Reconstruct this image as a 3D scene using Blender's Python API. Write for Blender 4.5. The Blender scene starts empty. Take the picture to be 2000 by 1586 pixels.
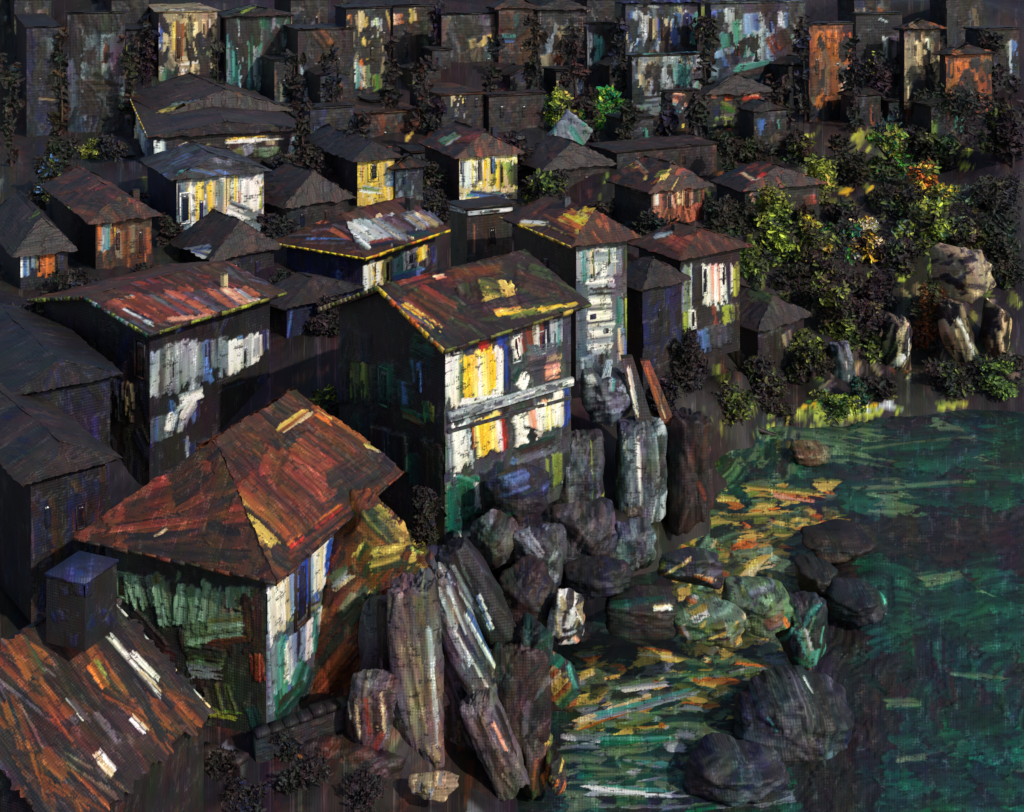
import bpy, math, random
import numpy as np
from mathutils import Vector
# ------------------------------------------------------------ camera, sky, sun
F = 2414.0; CZ = 26.0; HZ = -100.0          # focal length in photo pixels, eye height (m), horizon row
sc = bpy.context.scene
cam = bpy.data.cameras.new("camera"); cam_o = bpy.data.objects.new("camera", cam)
sc.collection.objects.link(cam_o); sc.camera = cam_o
cam_o.location = (0, 0, CZ); cam_o.rotation_euler = (math.radians(90), 0, 0)
cam.sensor_fit = 'HORIZONTAL'; cam.sensor_width = 36; cam.lens = 36 * F / 2000
cam.shift_y = -(793 - HZ) / 2000; cam.clip_start = 1; cam.clip_end = 3000
world = bpy.data.worlds.new("World"); sc.world = world; world.use_nodes = True
wn = world.node_tree; bg = wn.nodes['Background']
SUN = Vector((0.66, -0.62, 0.62)).normalized()
elev = math.asin(SUN.z); azim = math.atan2(SUN.x, SUN.y)
sky = wn.nodes.new('ShaderNodeTexSky'); sky.sky_type = 'NISHITA'; sky.sun_disc = False
sky.sun_elevation = elev; sky.sun_rotation = azim
wn.links.new(sky.outputs[0], bg.inputs[0]); bg.inputs[1].default_value = 0.13
sl = bpy.data.lights.new("sun", 'SUN'); sl.energy = 2.9; sl.angle = math.radians(1.0); sl.color = (1, 0.94, 0.84)
so = bpy.data.objects.new("sun", sl); sc.collection.objects.link(so)
so.rotation_euler = SUN.to_track_quat('Z', 'Y').to_euler()
sc.view_settings.view_transform = 'Standard'; sc.view_settings.look = 'None'
sc.view_settings.exposure = 0.0; sc.view_settings.gamma = 1
# ------------------------------------------------------------ numeric helpers
RNG = np.random.default_rng(7); random.seed(7)
TB = RNG.random((256, 256)).astype(np.float32)
def N2(x, y):
    xi = np.floor(x); yi = np.floor(y); fx = x - xi; fy = y - yi
    fx = fx * fx * (3 - 2 * fx); fy = fy * fy * (3 - 2 * fy)
    a = xi.astype(np.int64) & 255; b = yi.astype(np.int64) & 255; a1 = (a + 1) & 255; b1 = (b + 1) & 255
    return (TB[a, b] * (1 - fx) + TB[a1, b] * fx) * (1 - fy) + (TB[a, b1] * (1 - fx) + TB[a1, b1] * fx) * fy
def K(px, py, d): return np.array([(px - 1000) / F * d, d, CZ - (py - HZ) / F * d])
GAIN = 1.02
def lin(c):
    c = np.array(c, float) / 255
    return np.clip(np.where(c <= .04045, c / 12.92, ((c + .055) / 1.055) ** 2.4) ** 1.06 * GAIN + .006, 0.005, 0.86)
PAL = dict(
 W=(240,234,218), w=(200,198,188), v=(165,172,172), u=(120,128,132), t=(84,88,92), s=(58,60,64),
 Y=(246,190,40), y=(240,218,120), z=(200,170,80), C=(215,190,140), c=(150,132,100), b=(110,88,66),
 O=(198,104,34), o=(140,76,32), n=(106,55,26), m=(72,42,28), R=(176,44,26), r=(126,56,38), q=(180,98,66),
 p=(215,150,118), k=(50,36,31), d=(37,30,29), x=(29,25,27), j=(40,40,42), D=(26,24,30),
 B=(36,72,160), h=(76,104,150), i=(34,36,82), I=(28,28,54), l=(130,158,184),
 G=(14,104,76), g=(28,80,64), f=(22,56,50), e=(20,40,39), T=(74,142,128), a=(128,160,130), A=(92,116,84),
 L=(168,176,58), K=(122,132,52), J=(92,100,44), H=(58,64,38), E=(40,44,34), M=(60,130,40), P=(92,80,84), Q=(70,58,58), S=(116,98,88))
PL = {k: lin(v) for k, v in PAL.items()}
# ------------------------------------------------------------ material
def paint_material(name, rough=.5, spec=.35, dark=(0.016, 0.013, 0.015), bump=.32, broken=.8):
    m = bpy.data.materials.new(name); m.use_nodes = True; nt = m.node_tree; N = nt.nodes; Lk = nt.links
    bs = N['Principled BSDF']
    def mth(op, a, b=None, c=None):
        n = N.new('ShaderNodeMath'); n.operation = op
        for i_, v in enumerate((a, b, c)):
            if v is None: continue
            if isinstance(v, (int, float)): n.inputs[i_].default_value = v
            else: Lk.new(v, n.inputs[i_])
        return n.outputs[0]
    def step_(v, a, b_):
        r = N.new('ShaderNodeMapRange'); r.clamp = True; Lk.new(v, r.inputs['Value']); r.inputs['From Min'].default_value = a; r.inputs['From Max'].default_value = b_; return r.outputs[0]
    ca = N.new('ShaderNodeAttribute'); ca.attribute_name = 'Col'
    st = N.new('ShaderNodeAttribute'); st.attribute_name = 'st'
    wv = N.new('ShaderNodeAttribute'); wv.attribute_name = 'wv'
    n1 = N.new('ShaderNodeTexNoise'); n1.inputs['Scale'].default_value = .55; n1.inputs['Detail'].default_value = 3
    n1.inputs['Roughness'].default_value = .65
    Lk.new(st.outputs['Vector'], n1.inputs['Vector'])
    n2 = N.new('ShaderNodeTexNoise'); n2.inputs['Scale'].default_value = .8; n2.inputs['Detail'].default_value = 2
    Lk.new(wv.outputs['Vector'], n2.inputs['Vector'])
    sx = N.new('ShaderNodeSeparateXYZ'); Lk.new(wv.outputs['Vector'], sx.inputs[0])
    jx = mth('MULTIPLY', n2.outputs[0], 1.6)
    wx = mth('SINE', mth('ADD', mth('MULTIPLY', sx.outputs[0], 6.2832), jx)); wy = mth('SINE', mth('ADD', mth('MULTIPLY', sx.outputs[1], 6.2832), jx))
    weave = mth('MULTIPLY_ADD', mth('ADD', wx, wy), .2, .5)
    thr = mth('ADD', mth('MULTIPLY', weave, .75), mth('MULTIPLY', mth('SUBTRACT', n2.outputs[0], .3), .7))
    cover = mth('SUBTRACT', 1.0, ca.outputs['Alpha'])          # thin paint shows only on the raised threads
    mk = N.new('ShaderNodeMapRange'); mk.clamp = True
    Lk.new(mth('SUBTRACT', thr, cover), mk.inputs['Value'])
    mk.inputs['From Min'].default_value = -.06; mk.inputs['From Max'].default_value = .10
    mp = N.new('ShaderNodeMapping'); mp.inputs['Scale'].default_value = (.30, .13, 1); Lk.new(wv.outputs['Vector'], mp.inputs[0])
    n3 = N.new('ShaderNodeTexNoise'); n3.inputs['Scale'].default_value = 1; n3.inputs['Detail'].default_value = 5; n3.inputs['Roughness'].default_value = .7
    Lk.new(mp.outputs[0], n3.inputs['Vector'])
    mp2 = N.new('ShaderNodeMapping'); mp2.inputs['Scale'].default_value = (.22, .34, 1); mp2.inputs['Location'].default_value = (40, 17, 3); Lk.new(wv.outputs['Vector'], mp2.inputs[0])
    n4 = N.new('ShaderNodeTexNoise'); n4.inputs['Scale'].default_value = 1; n4.inputs['Detail'].default_value = 5; n4.inputs['Roughness'].default_value = .75
    Lk.new(mp2.outputs[0], n4.inputs['Vector'])
    def step(v, a, b_):
        r = N.new('ShaderNodeMapRange'); r.clamp = True; Lk.new(v, r.inputs['Value']); r.inputs['From Min'].default_value = a; r.inputs['From Max'].default_value = b_; return r.outputs[0]
    gone = mth('MULTIPLY', step(mth('ADD', n4.outputs[0], mth('MULTIPLY', mth('SUBTRACT', weave, .5), .10)), .555, .60), broken)
    fleck = mth('MULTIPLY', step(mth('ADD', n3.outputs[0], mth('MULTIPLY', mth('SUBTRACT', weave, .5), .16)), .575, .64), .75)
    vary = mth('MULTIPLY_ADD', mth('SUBTRACT', n1.outputs[0], .5), 1.5, 1.0)
    vary = mth('MAXIMUM', vary, .25)
    sm = N.new('ShaderNodeVectorMath'); sm.operation = 'SCALE'; mp5 = N.new('ShaderNodeMapping'); mp5.inputs['Scale'].default_value = (.085, .04, 1); mp5.inputs['Location'].default_value = (9, 70, 1); Lk.new(wv.outputs['Vector'], mp5.inputs[0])
    n5 = N.new('ShaderNodeTexNoise'); n5.inputs['Scale'].default_value = 1; n5.inputs['Detail'].default_value = 6; n5.inputs['Roughness'].default_value = .72
    Lk.new(mp5.outputs[0], n5.inputs['Vector'])
    hu = N.new('ShaderNodeVectorMath'); hu.operation = 'MULTIPLY_ADD'; Lk.new(n5.outputs['Color'], hu.inputs[0]); hu.inputs[1].default_value = (3.6, 3.2, 3.6); hu.inputs[2].default_value = (-.8, -.6, -.8)
    hm = N.new('ShaderNodeVectorMath'); hm.operation = 'MAXIMUM'; Lk.new(hu.outputs[0], hm.inputs[0]); hm.inputs[1].default_value = (.3, .3, .3)
    # undertones: dark paint shows its blue, green and brown, pale paint hardly
    lum = N.new('ShaderNodeRGBToBW'); Lk.new(ca.outputs['Color'], lum.inputs[0])
    hx = N.new('ShaderNodeMix'); hx.data_type = 'RGBA'; Lk.new(mth('MULTIPLY_ADD', step_(lum.outputs[0], .0, .3), -.7, .95), hx.inputs['Factor']); hx.inputs[6].default_value = (1, 1, 1, 1); Lk.new(hm.outputs[0], hx.inputs[7])
    cm = N.new('ShaderNodeVectorMath'); cm.operation = 'MULTIPLY'; Lk.new(ca.outputs['Color'], cm.inputs[0]); Lk.new(hx.outputs[2], cm.inputs[1])
    Lk.new(cm.outputs[0], sm.inputs[0]); Lk.new(vary, sm.inputs['Scale'])
    mx = N.new('ShaderNodeMix'); mx.data_type = 'RGBA'
    fl = N.new('ShaderNodeVectorMath'); fl.operation = 'MULTIPLY_ADD'; Lk.new(sm.outputs[0], fl.inputs[0]); fl.inputs[1].default_value = (2.4, 2.4, 2.5); fl.inputs[2].default_value = (.02, .018, .018)
    fm = N.new('ShaderNodeMix'); fm.data_type = 'RGBA'; Lk.new(fleck, fm.inputs['Factor']); Lk.new(sm.outputs[0], fm.inputs[6]); Lk.new(fl.outputs[0], fm.inputs[7])
    Lk.new(mth('MULTIPLY', mk.outputs[0], mth('SUBTRACT', 1.0, gone)), mx.inputs['Factor']); mx.inputs[6].default_value = (*dark, 1); cl_ = N.new('ShaderNodeVectorMath'); cl_.operation = 'MINIMUM'; Lk.new(fm.outputs[2], cl_.inputs[0]); cl_.inputs[1].default_value = (.86, .84, .82); Lk.new(cl_.outputs[0], mx.inputs[7])
    Lk.new(mx.outputs[2], bs.inputs['Base Color'])
    hgt = mth('ADD', mth('MULTIPLY', n1.outputs[0], 1.0), mth('MULTIPLY', weave, .6))
    bp = N.new('ShaderNodeBump'); bp.inputs['Strength'].default_value = bump; bp.inputs['Distance'].default_value = .05
    Lk.new(hgt, bp.inputs['Height']); Lk.new(bp.outputs[0], bs.inputs['Normal'])
    bs.inputs['Roughness'].default_value = rough; bs.inputs['Specular IOR Level'].default_value = spec
    return m
MAT = {'plaster': paint_material('streaked_plaster'), 'roof': paint_material('streaked_tile', .55, .3),
       'rock': paint_material('streaked_rock', .55, .3), 'ground': paint_material('streaked_ground', .6, .25),
       'water': paint_material('streaked_water', .5, .3, (0.008, 0.012, 0.012), .3), 'leaf': paint_material('leaf', .6, .2),
       'wood': paint_material('streaked_wood', .55, .3), 'glass': paint_material('dark_glass', .25, .5, (.006,.006,.008), .25)}
# ------------------------------------------------------------ mesh parts
class Part:
    """collects vertices with colour / streak / weave data and faces, links as ONE mesh object"""
    def __init__(s): s.v=[]; s.c=[]; s.st=[]; s.wv=[]; s.f=[]; s.n=0
    def add(s, v, f, c, st, wv):
        s.v.append(np.asarray(v, np.float32).reshape(-1,3)); s.c.append(np.asarray(c, np.float32).reshape(-1,4))
        s.st.append(np.asarray(st, np.float32).reshape(-1,3)); s.wv.append(np.asarray(wv, np.float32).reshape(-1,3))
        s.f.append(np.asarray(f, np.int32).reshape(-1,4) + s.n); s.n += len(s.v[-1])
    def poly(s, v, f, key, cov=1, jit=.0):
        v = np.asarray(v, float); d = max(8.0, float(v[:,1].mean())); ws = d * 5.5 / F
        c = np.zeros((len(v),4)); c[:,:3] = PL[key] if isinstance(key, str) else key; c[:,3] = cov
        if jit: c[:,:3] *= 1 + jit*(RNG.random((len(v),1))-.5)
        uv = np.stack([v[:,0]+v[:,1]*.3, v[:,2]+v[:,1]*.3, np.zeros(len(v))], 1)/ws
        st = uv*[1,.12,1] + [0,0,random.random()*50]
        s.add(v, f, c, st, uv)
    def box(s, o, a, b, c, key, cov=1):
        o,a,b,c = map(np.asarray,(o,a,b,c)); v = [o+a*i+b*j+c*k for k in (0,1) for j in (0,1) for i in (0,1)]
        s.poly(v, [(0,2,3,1),(4,5,7,6),(0,1,5,4),(2,6,7,3),(0,4,6,2),(1,3,7,5)], key, cov, .3)
    def build(s, name, mat, parent=None, smooth=True):
        v = np.concatenate(s.v); f = np.concatenate(s.f)
        if parent is not None:
            q = parent; off = np.array(q.location)
            if q.parent: off = off + np.array(q.parent.location)
            v = v - off.astype(np.float32)
        me = bpy.data.meshes.new(name); me.vertices.add(len(v)); me.vertices.foreach_set('co', v.ravel())
        me.loops.add(len(f)*4); me.polygons.add(len(f)); me.loops.foreach_set('vertex_index', f.ravel())
        me.polygons.foreach_set('loop_start', np.arange(0, len(f)*4, 4, dtype=np.int32))
        me.polygons.foreach_set('use_smooth', np.full(len(f), smooth))
        for nm, ty, key, arr in (('Col','FLOAT_COLOR','color',s.c),('st','FLOAT_VECTOR','vector',s.st),('wv','FLOAT_VECTOR','vector',s.wv)):
            at = me.attributes.new(nm, ty, 'POINT'); at.data.foreach_set(key, np.concatenate(arr).ravel())
        me.update(calc_edges=True); me.validate()
        me.materials.append(MAT[mat]); o = bpy.data.objects.new(name, me); sc.collection.objects.link(o)
        if parent is not None: o.parent = parent
        return o
def tag(o, label, cat, group=None, kind=None):
    o['label'] = label; o['category'] = cat
    if group: o['group'] = group
    if kind: o['kind'] = kind
    return o
def thing(name, loc, label, cat, group=None):
    o = bpy.data.objects.new(name, None); o.empty_display_size = .5; sc.collection.objects.link(o)
    o.location = [float(q) for q in loc]; return tag(o, label, cat, group)
# ------------------------------------------------------------ knife strokes on a surface
class Surf:
    """points with in-surface coordinates U,V (metres); strokes give each its paint and relief"""
    def __init__(s, U, V, ws, base='d', cov=1.0):
        s.U=U; s.V=V; n=len(U); s.ws=ws; s.col=np.tile(PL[base],(n,1)); s.cov=np.full(n,cov); s.H=np.zeros(n)
        s.st=np.stack([U/ws, V/ws*.12, np.zeros(n)],1)
        s.col *= (0.75+.5*N2(U/ws/9+31, V/ws/9+7))[:,None]
    def stroke(s, p0, p1, w, keys, th=None, rag=.3, end=.16, dry=0., bend=0., cov=1., full=1.):
        p0=np.asarray(p0,float); p1=np.asarray(p1,float); dv=p1-p0; L=np.hypot(*dv)
        if L<1e-6 or w<=0: return
        r=w*.8+abs(bend)*w; lo=np.minimum(p0,p1)-r; hi=np.maximum(p0,p1)+r
        ix=np.nonzero((s.U>lo[0])&(s.U<hi[0])&(s.V>lo[1])&(s.V<hi[1]))[0]
        if len(ix)==0: return
        t=dv/L; x=s.U[ix]-p0[0]; y=s.V[ix]-p0[1]; sd=random.random()*200
        a=x*t[0]+y*t[1]; q=(-x*t[1]+y*t[0])/(w/2); sN=a/L
        q=q+bend*((2*sN-1)**2-.5); ws=s.ws
        e=1-rag*(.75*N2(a/ws/5+sd,sd+0*a)+.5*N2(a/ws/1.6+sd,sd+9+np.sign(q)*5)-.25)
        en=end*(N2(q*2.2+sd,sd+3+0*q)*.7+N2(q*w/ws/2.0+sd,sd+13+0*q)*.6)
        en2=end*(N2(q*2.2+sd+50,sd+3+0*q)*.9+N2(q*w/ws/1.6+sd+70,sd+13+0*q)*.9)
        m=(np.abs(q)<e)&(sN>en)&(sN<1-en2)
        pr=np.clip((np.abs(q)/np.maximum(e,.05)-.55)/.45,0,1)*.55+np.clip((sN-.6)/.4,0,1)*.5+np.clip((.12-sN)/.12,0,1)*.3
        m&=(N2(s.U[ix]/ws*.9+sd,s.V[ix]/ws*.9)*.65+.35*N2(q*w/ws/1.3+sd,a/ws/9))>pr*.62*full-.02
        if dry>0:
            g=.6*N2(q*w/ws/1.5+sd,a/ws/14)+.4*N2(q*w/ws/3+sd+20,a/ws/5)
            m&=g>dry*(.3+.7*sN)
        if not m.any(): return
        ix=ix[m]; q=q[m]; sN=sN[m]; a=a[m]; e=e[m]
        nk=len(keys); cs=np.array([PL[k] for k in keys])
        br=N2(q*w/ws/1.8+sd,a/ws/22+sd); br2=N2(q*w/ws/5+sd+40,a/ws/30)
        if nk>1:
            kk=(q+1)/2*nk-.5+(br2-.5)*1.6+(br-.5)*.9; kk=np.clip(kk,0,nk-1); i0=np.floor(kk).astype(int); i1=np.minimum(i0+1,nk-1)
            fr=(kk-i0)[:,None]; fr=np.clip((fr-.25)*2,0,1); c=cs[i0]*(1-fr)+cs[i1]*fr
        else: c=np.tile(cs[0],(len(q),1))
        c=c*(.72+.56*br)[:,None]*(1-.25*sN*(random.random()))[:,None]
        s.col[ix]=np.clip(c,.003,.86); s.cov[ix]=np.clip(cov*(1.12-.75*np.clip(sN-.45,0,1)*full-.25*np.clip(np.abs(q)-.6,0,1)),.1,1) if cov>=1 else cov*(.75+.5*N2(a/ws/6+sd,q*3+sd))
        th=w*.05 if th is None else th; th=min(th,ws*1.1)
        rim=np.clip((np.abs(q)/np.maximum(e,.05)-.8)/.2,0,1)+np.clip((sN-.88)/.1,0,1)*.6
        s.H[ix]=s.H[ix]*.45+th*(.35+.75*br+.5*rim)
        s.st[ix,0]=(q*w/2/ws)+sd; s.st[ix,1]=a/ws*.07; s.st[ix,2]=sd
    def scatter(s, n, w, l, keysets, ang=90, da=14, dry=.35, cov=1., box=None, th=None):
        u0,u1,v0,v1 = box or (s.U.min(),s.U.max(),s.V.min(),s.V.max())
        for _ in range(n):
            c=np.array([random.uniform(u0,u1),random.uniform(v0,v1)]); A=math.radians(random.gauss(ang,da)); ll=l*random.uniform(.5,1.4)
            dr=np.array([math.cos(A),math.sin(A)])*ll/2
            if random.random()<.5: dr=-dr
            cv=cov if cov>=1 else cov*random.uniform(.7,1.2)
            s.stroke(c-dr,c+dr,w*random.uniform(.5,1.5),random.choice(keysets),th,dry=random.random()*dry,rag=.5,end=.3,bend=random.uniform(-.3,.3),cov=cv)
def grid_faces(nv,nu):
    i=np.arange((nv-1)*(nu-1)); r=i//(nu-1); c=i%(nu-1); a=r*nu+c
    return np.stack([a,a+1,a+nu+1,a+nu],1)
class Panel(Surf):
    """flat quad p00 p10 p11 p01 cut to a fine grid"""
    def __init__(s,p00,p10,p11,p01,base='d',cell=2.4,cov=1.):
        p=[np.asarray(q,float) for q in (p00,p10,p11,p01)]; s.p=p
        c=sum(p)/4; s.d=c[1]; pix=lambda q: np.array([q[0]/q[1]*F,(CZ-q[2])/q[1]*F])
        P=[pix(q) for q in p]; lu=max(np.hypot(*(P[1]-P[0])),np.hypot(*(P[2]-P[3]))); lv=max(np.hypot(*(P[3]-P[0])),np.hypot(*(P[2]-P[1])))
        nu=int(np.clip(lu/cell,2,520))+1; nv=int(np.clip(lv/cell,2,520))+1
        eu=p[1]-p[0]+p[2]-p[3]; eu/=np.linalg.norm(eu); ev=p[3]-p[0]+p[2]-p[1]; n=np.cross(eu,ev); n/=np.linalg.norm(n); ev=np.cross(n,eu)
        s.eu,s.ev,s.nrm,s.o=eu,ev,n,p[0]
        a=np.linspace(0,1,nu)[None,:,None]; b=np.linspace(0,1,nv)[:,None,None]
        X=(p[0]*(1-a)+p[1]*a)*(1-b)+(p[3]*(1-a)+p[2]*a)*b; s.X=X.reshape(-1,3); s.nu,s.nv=nu,nv
        rel=s.X-s.o; super().__init__(rel@eu,rel@ev,s.d*5.5/F,base,cov)
    def uv(s,px,py):
        r=np.array([(px-1000)/F,1,-(py-HZ)/F]); o=np.array([0,0,CZ]); den=r@s.nrm
        if abs(den)<1e-4: den=1e-4
        t=((s.o-o)@s.nrm)/den; q=o+r*t-s.o; return np.array([q@s.eu,q@s.ev])
    def s(s,x0,y0,x1,y1,w,keys,**kw):
        kw.setdefault('rag',.22); kw.setdefault('full',.55); w=w*1.5
        a=s.uv(x0,y0); b=s.uv(x1,y1); L=math.hypot(x1-x0,y1-y0)+1e-6; nx,ny=-(y1-y0)/L*w/2,(x1-x0)/L*w/2
        mx,my=(x0+x1)/2,(y0+y1)/2; wv=s.uv(mx+nx,my+ny)-s.uv(mx-nx,my-ny); t=(b-a); t/=np.hypot(*t)+1e-9
        s.stroke(a,b,abs(wv[0]*-t[1]+wv[1]*t[0]),keys,**kw); return s
    def many(s,txt,**kw):
        for ln in txt.split(';'):
            q=ln.split()
            if len(q)<6: continue
            k=dict(kw)
            for e in q[6:]:
                a,b=e.split('='); k[a]=float(b)
            s.s(*[float(z) for z in q[:5]],q[5],**k)
        return s
    def pxscale(s): return s.d/F
    def wash(s,n,w,l,keysets,**kw): s.scatter(n,w*s.pxscale(),l*s.pxscale(),keysets,**kw); return s
    def into(s,part,grow=1.,rag=0.):
        V=s.X+s.nrm*(s.H.reshape(-1,1)*grow)
        if rag:
            V=V.reshape(s.nv,s.nu,3); c=V.mean((0,1)); r=rag*s.ws; k=random.random()*90
            for sl_,ax,n_ in (((0,slice(None)),-s.ev,s.nu),((-1,slice(None)),s.ev,s.nu),((slice(None),0),-s.eu,s.nv),((slice(None),-1),s.eu,s.nv)):
                i=np.arange(n_); am=r*(N2(i/9+k,i*0+k)*1.3+N2(i/2.5+k,i*0+k+9)*.9-.7); V[sl_]+=ax[None]*am[:,None]
            V=V.reshape(-1,3)
        wv=np.stack([s.U/s.ws,s.V/s.ws,np.zeros(len(s.U))],1)
        part.add(V,grid_faces(s.nv,s.nu),np.concatenate([s.col,s.cov[:,None]],1),s.st,wv)
# ------------------------------------------------------------ terrain
CTL=[]   # x,y,z
def ctl(px,py,d,dz=0): q=K(px,py,d); CTL.append((q[0],q[1],q[2]+dz))
for a in [(-300,1586,30),(-200,1700,26),(300,1560,33),(560,1470,35.5),(250,1420,37),(600,1380,37.5),(420,1300,40),(700,1260,41),(850,1075,44),(780,1330,37.5),(930,1500,37.2),(880,1586,35),
          (860,1065,46),(600,1080,46),(660,1010,50),(1000,1040,48),(1120,1000,51),(1220,990,53),(300,1000,50),(0,900,52),(-200,900,50),(-400,1100,42),
          (1150,830,57),(1250,850,57),(1330,900,57),(1330,720,64),(1450,720,66),(1380,780,64),(1550,770,69),(700,600,66),(600,640,62),(880,540,64),(1000,560,60),
          (80,570,60),(240,530,64),(0,560,60),(420,520,68),(520,480,72),(430,455,72),(600,420,78),(950,400,82),(800,400,80),(1100,440,78),(1340,430,78),(1240,520,72),
          (450,335,84),(250,330,84),(60,330,84),(660,330,86),(1500,430,84),(1200,330,90),(1600,500,80),(1700,600,80),(1850,600,78),(1950,650,76),(1800,720,75),(2000,730,75),(1650,740,73),(1600,650,74),
          (200,265,105),(0,270,105),(420,200,112),(600,200,112),(800,230,105),(1000,260,100),(1200,240,105),(1400,240,105),(1620,240,105),(1800,350,98),(1950,300,100),(1700,350,95),(1500,330,95),(2200,500,90),
          (-200,0,135),(300,0,135),(800,0,135),(1300,0,135),(1800,0,135),(2300,0,135),(0,130,118),(400,110,122),(900,120,118),(1300,120,118),(1700,130,118),(2100,150,115)]: ctl(*a)
for x,y in [(-140,160),(-60,160),(20,160),(100,160),(-200,220),(0,220),(200,220),(-300,400),(0,400),(300,400),(-600,900),(600,900),(0,900)]:
    CTL.append((x,y,{160:44,220:66,400:110,900:190}[y]))
for a in [(1110,1586),(1300,1586),(1600,1586),(1900,1586),(1130,1480),(1400,1450),(1700,1400),(1150,1380),(1200,1260),(1400,1300),(1900,1300),(1290,1160),(1400,1100),(1700,1150),(1440,1010),(1600,1000),(1900,1000),(1440,900),(1500,860),(1600,880),(1750,880),(1950,860),(2300,900),(2200,1200),(2300,1586)]:
    d=CZ*F/(a[1]+100); CTL.append((*K(a[0],a[1],d)[:2],-2.0))
CTL.append((14,22,-2.)); CTL.append((4,25,0.)); CTL.append((-9,18,5.)); CTL.append((60,45,-2.)); CTL.append((70,60,3.)); CTL.append((-60,30,8.)); CTL.append((-60,60,12.)); CTL.append((-90,100,18.)); CTL.append((90,100,18.))
CA=np.array(CTL)
def zt(x,y):
    x=np.atleast_1d(np.asarray(x,float)); y=np.atleast_1d(np.asarray(y,float)); out=np.empty(len(x))
    for i in range(0,len(x),20000):
        X=x[i:i+20000,None]; Y=y[i:i+20000,None]; d2=(X-CA[:,0])**2+(Y-CA[:,1])**2; w=1/(d2+.6)**1.8/(1+CA[:,1]*.0)
        out[i:i+20000]=(w*CA[:,2]).sum(1)/w.sum(1)
    return out+.35*(N2(x*.5+9,y*.5)-.5)+.12*(N2(x*2,y*2)-.5)
DS=np.concatenate([np.linspace(20,90,500),np.linspace(90,200,200)[1:]])
def hit(px,py):
    """world point where the sight line meets the ground"""
    X=(px-1000)/F*DS; Z=CZ-(py-HZ)/F*DS; h=zt(X,DS); h=np.maximum(h,0); k=np.nonzero(Z<=h)[0]
    i=k[0] if len(k) else len(DS)-1
    return np.array([X[i],DS[i],h[i]])
OB=(.30,.95)
class Ob(Surf):
    """any curved surface; paint is laid along world axes (X, and a mix of height and depth)"""
    def __init__(s,X,d,base,cov=1.): s.X=X; s.d=d; super().__init__(X[:,0].copy(),X[:,2]*OB[1]+X[:,1]*OB[0],d*5.5/F,base,cov)
    def at(s,q): return np.array([q[0],q[2]*OB[1]+q[1]*OB[0]])
    def s(s,x0,y0,x1,y1,w,keys,ground=False,**kw):
        kw.setdefault('full',.7); w=w*1.15
        if ground:
            a,b=hit(x0,y0),hit(x1,y1)
            if abs(a[1]-b[1])>8 and abs(x1-x0)>abs(y1-y0): b=a+np.array([(x1-x0)/F*a[1],0,0])
            dd=(a[1]+b[1])/2
        else: dd=s.d; a,b=K(x0,y0,dd),K(x1,y1,dd)
        s.ws=dd*5.5/F; s.stroke(s.at(a),s.at(b),w*dd/F,keys,**kw); return s
    many=Panel.many; pxscale=Panel.pxscale; wash=Panel.wash
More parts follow.
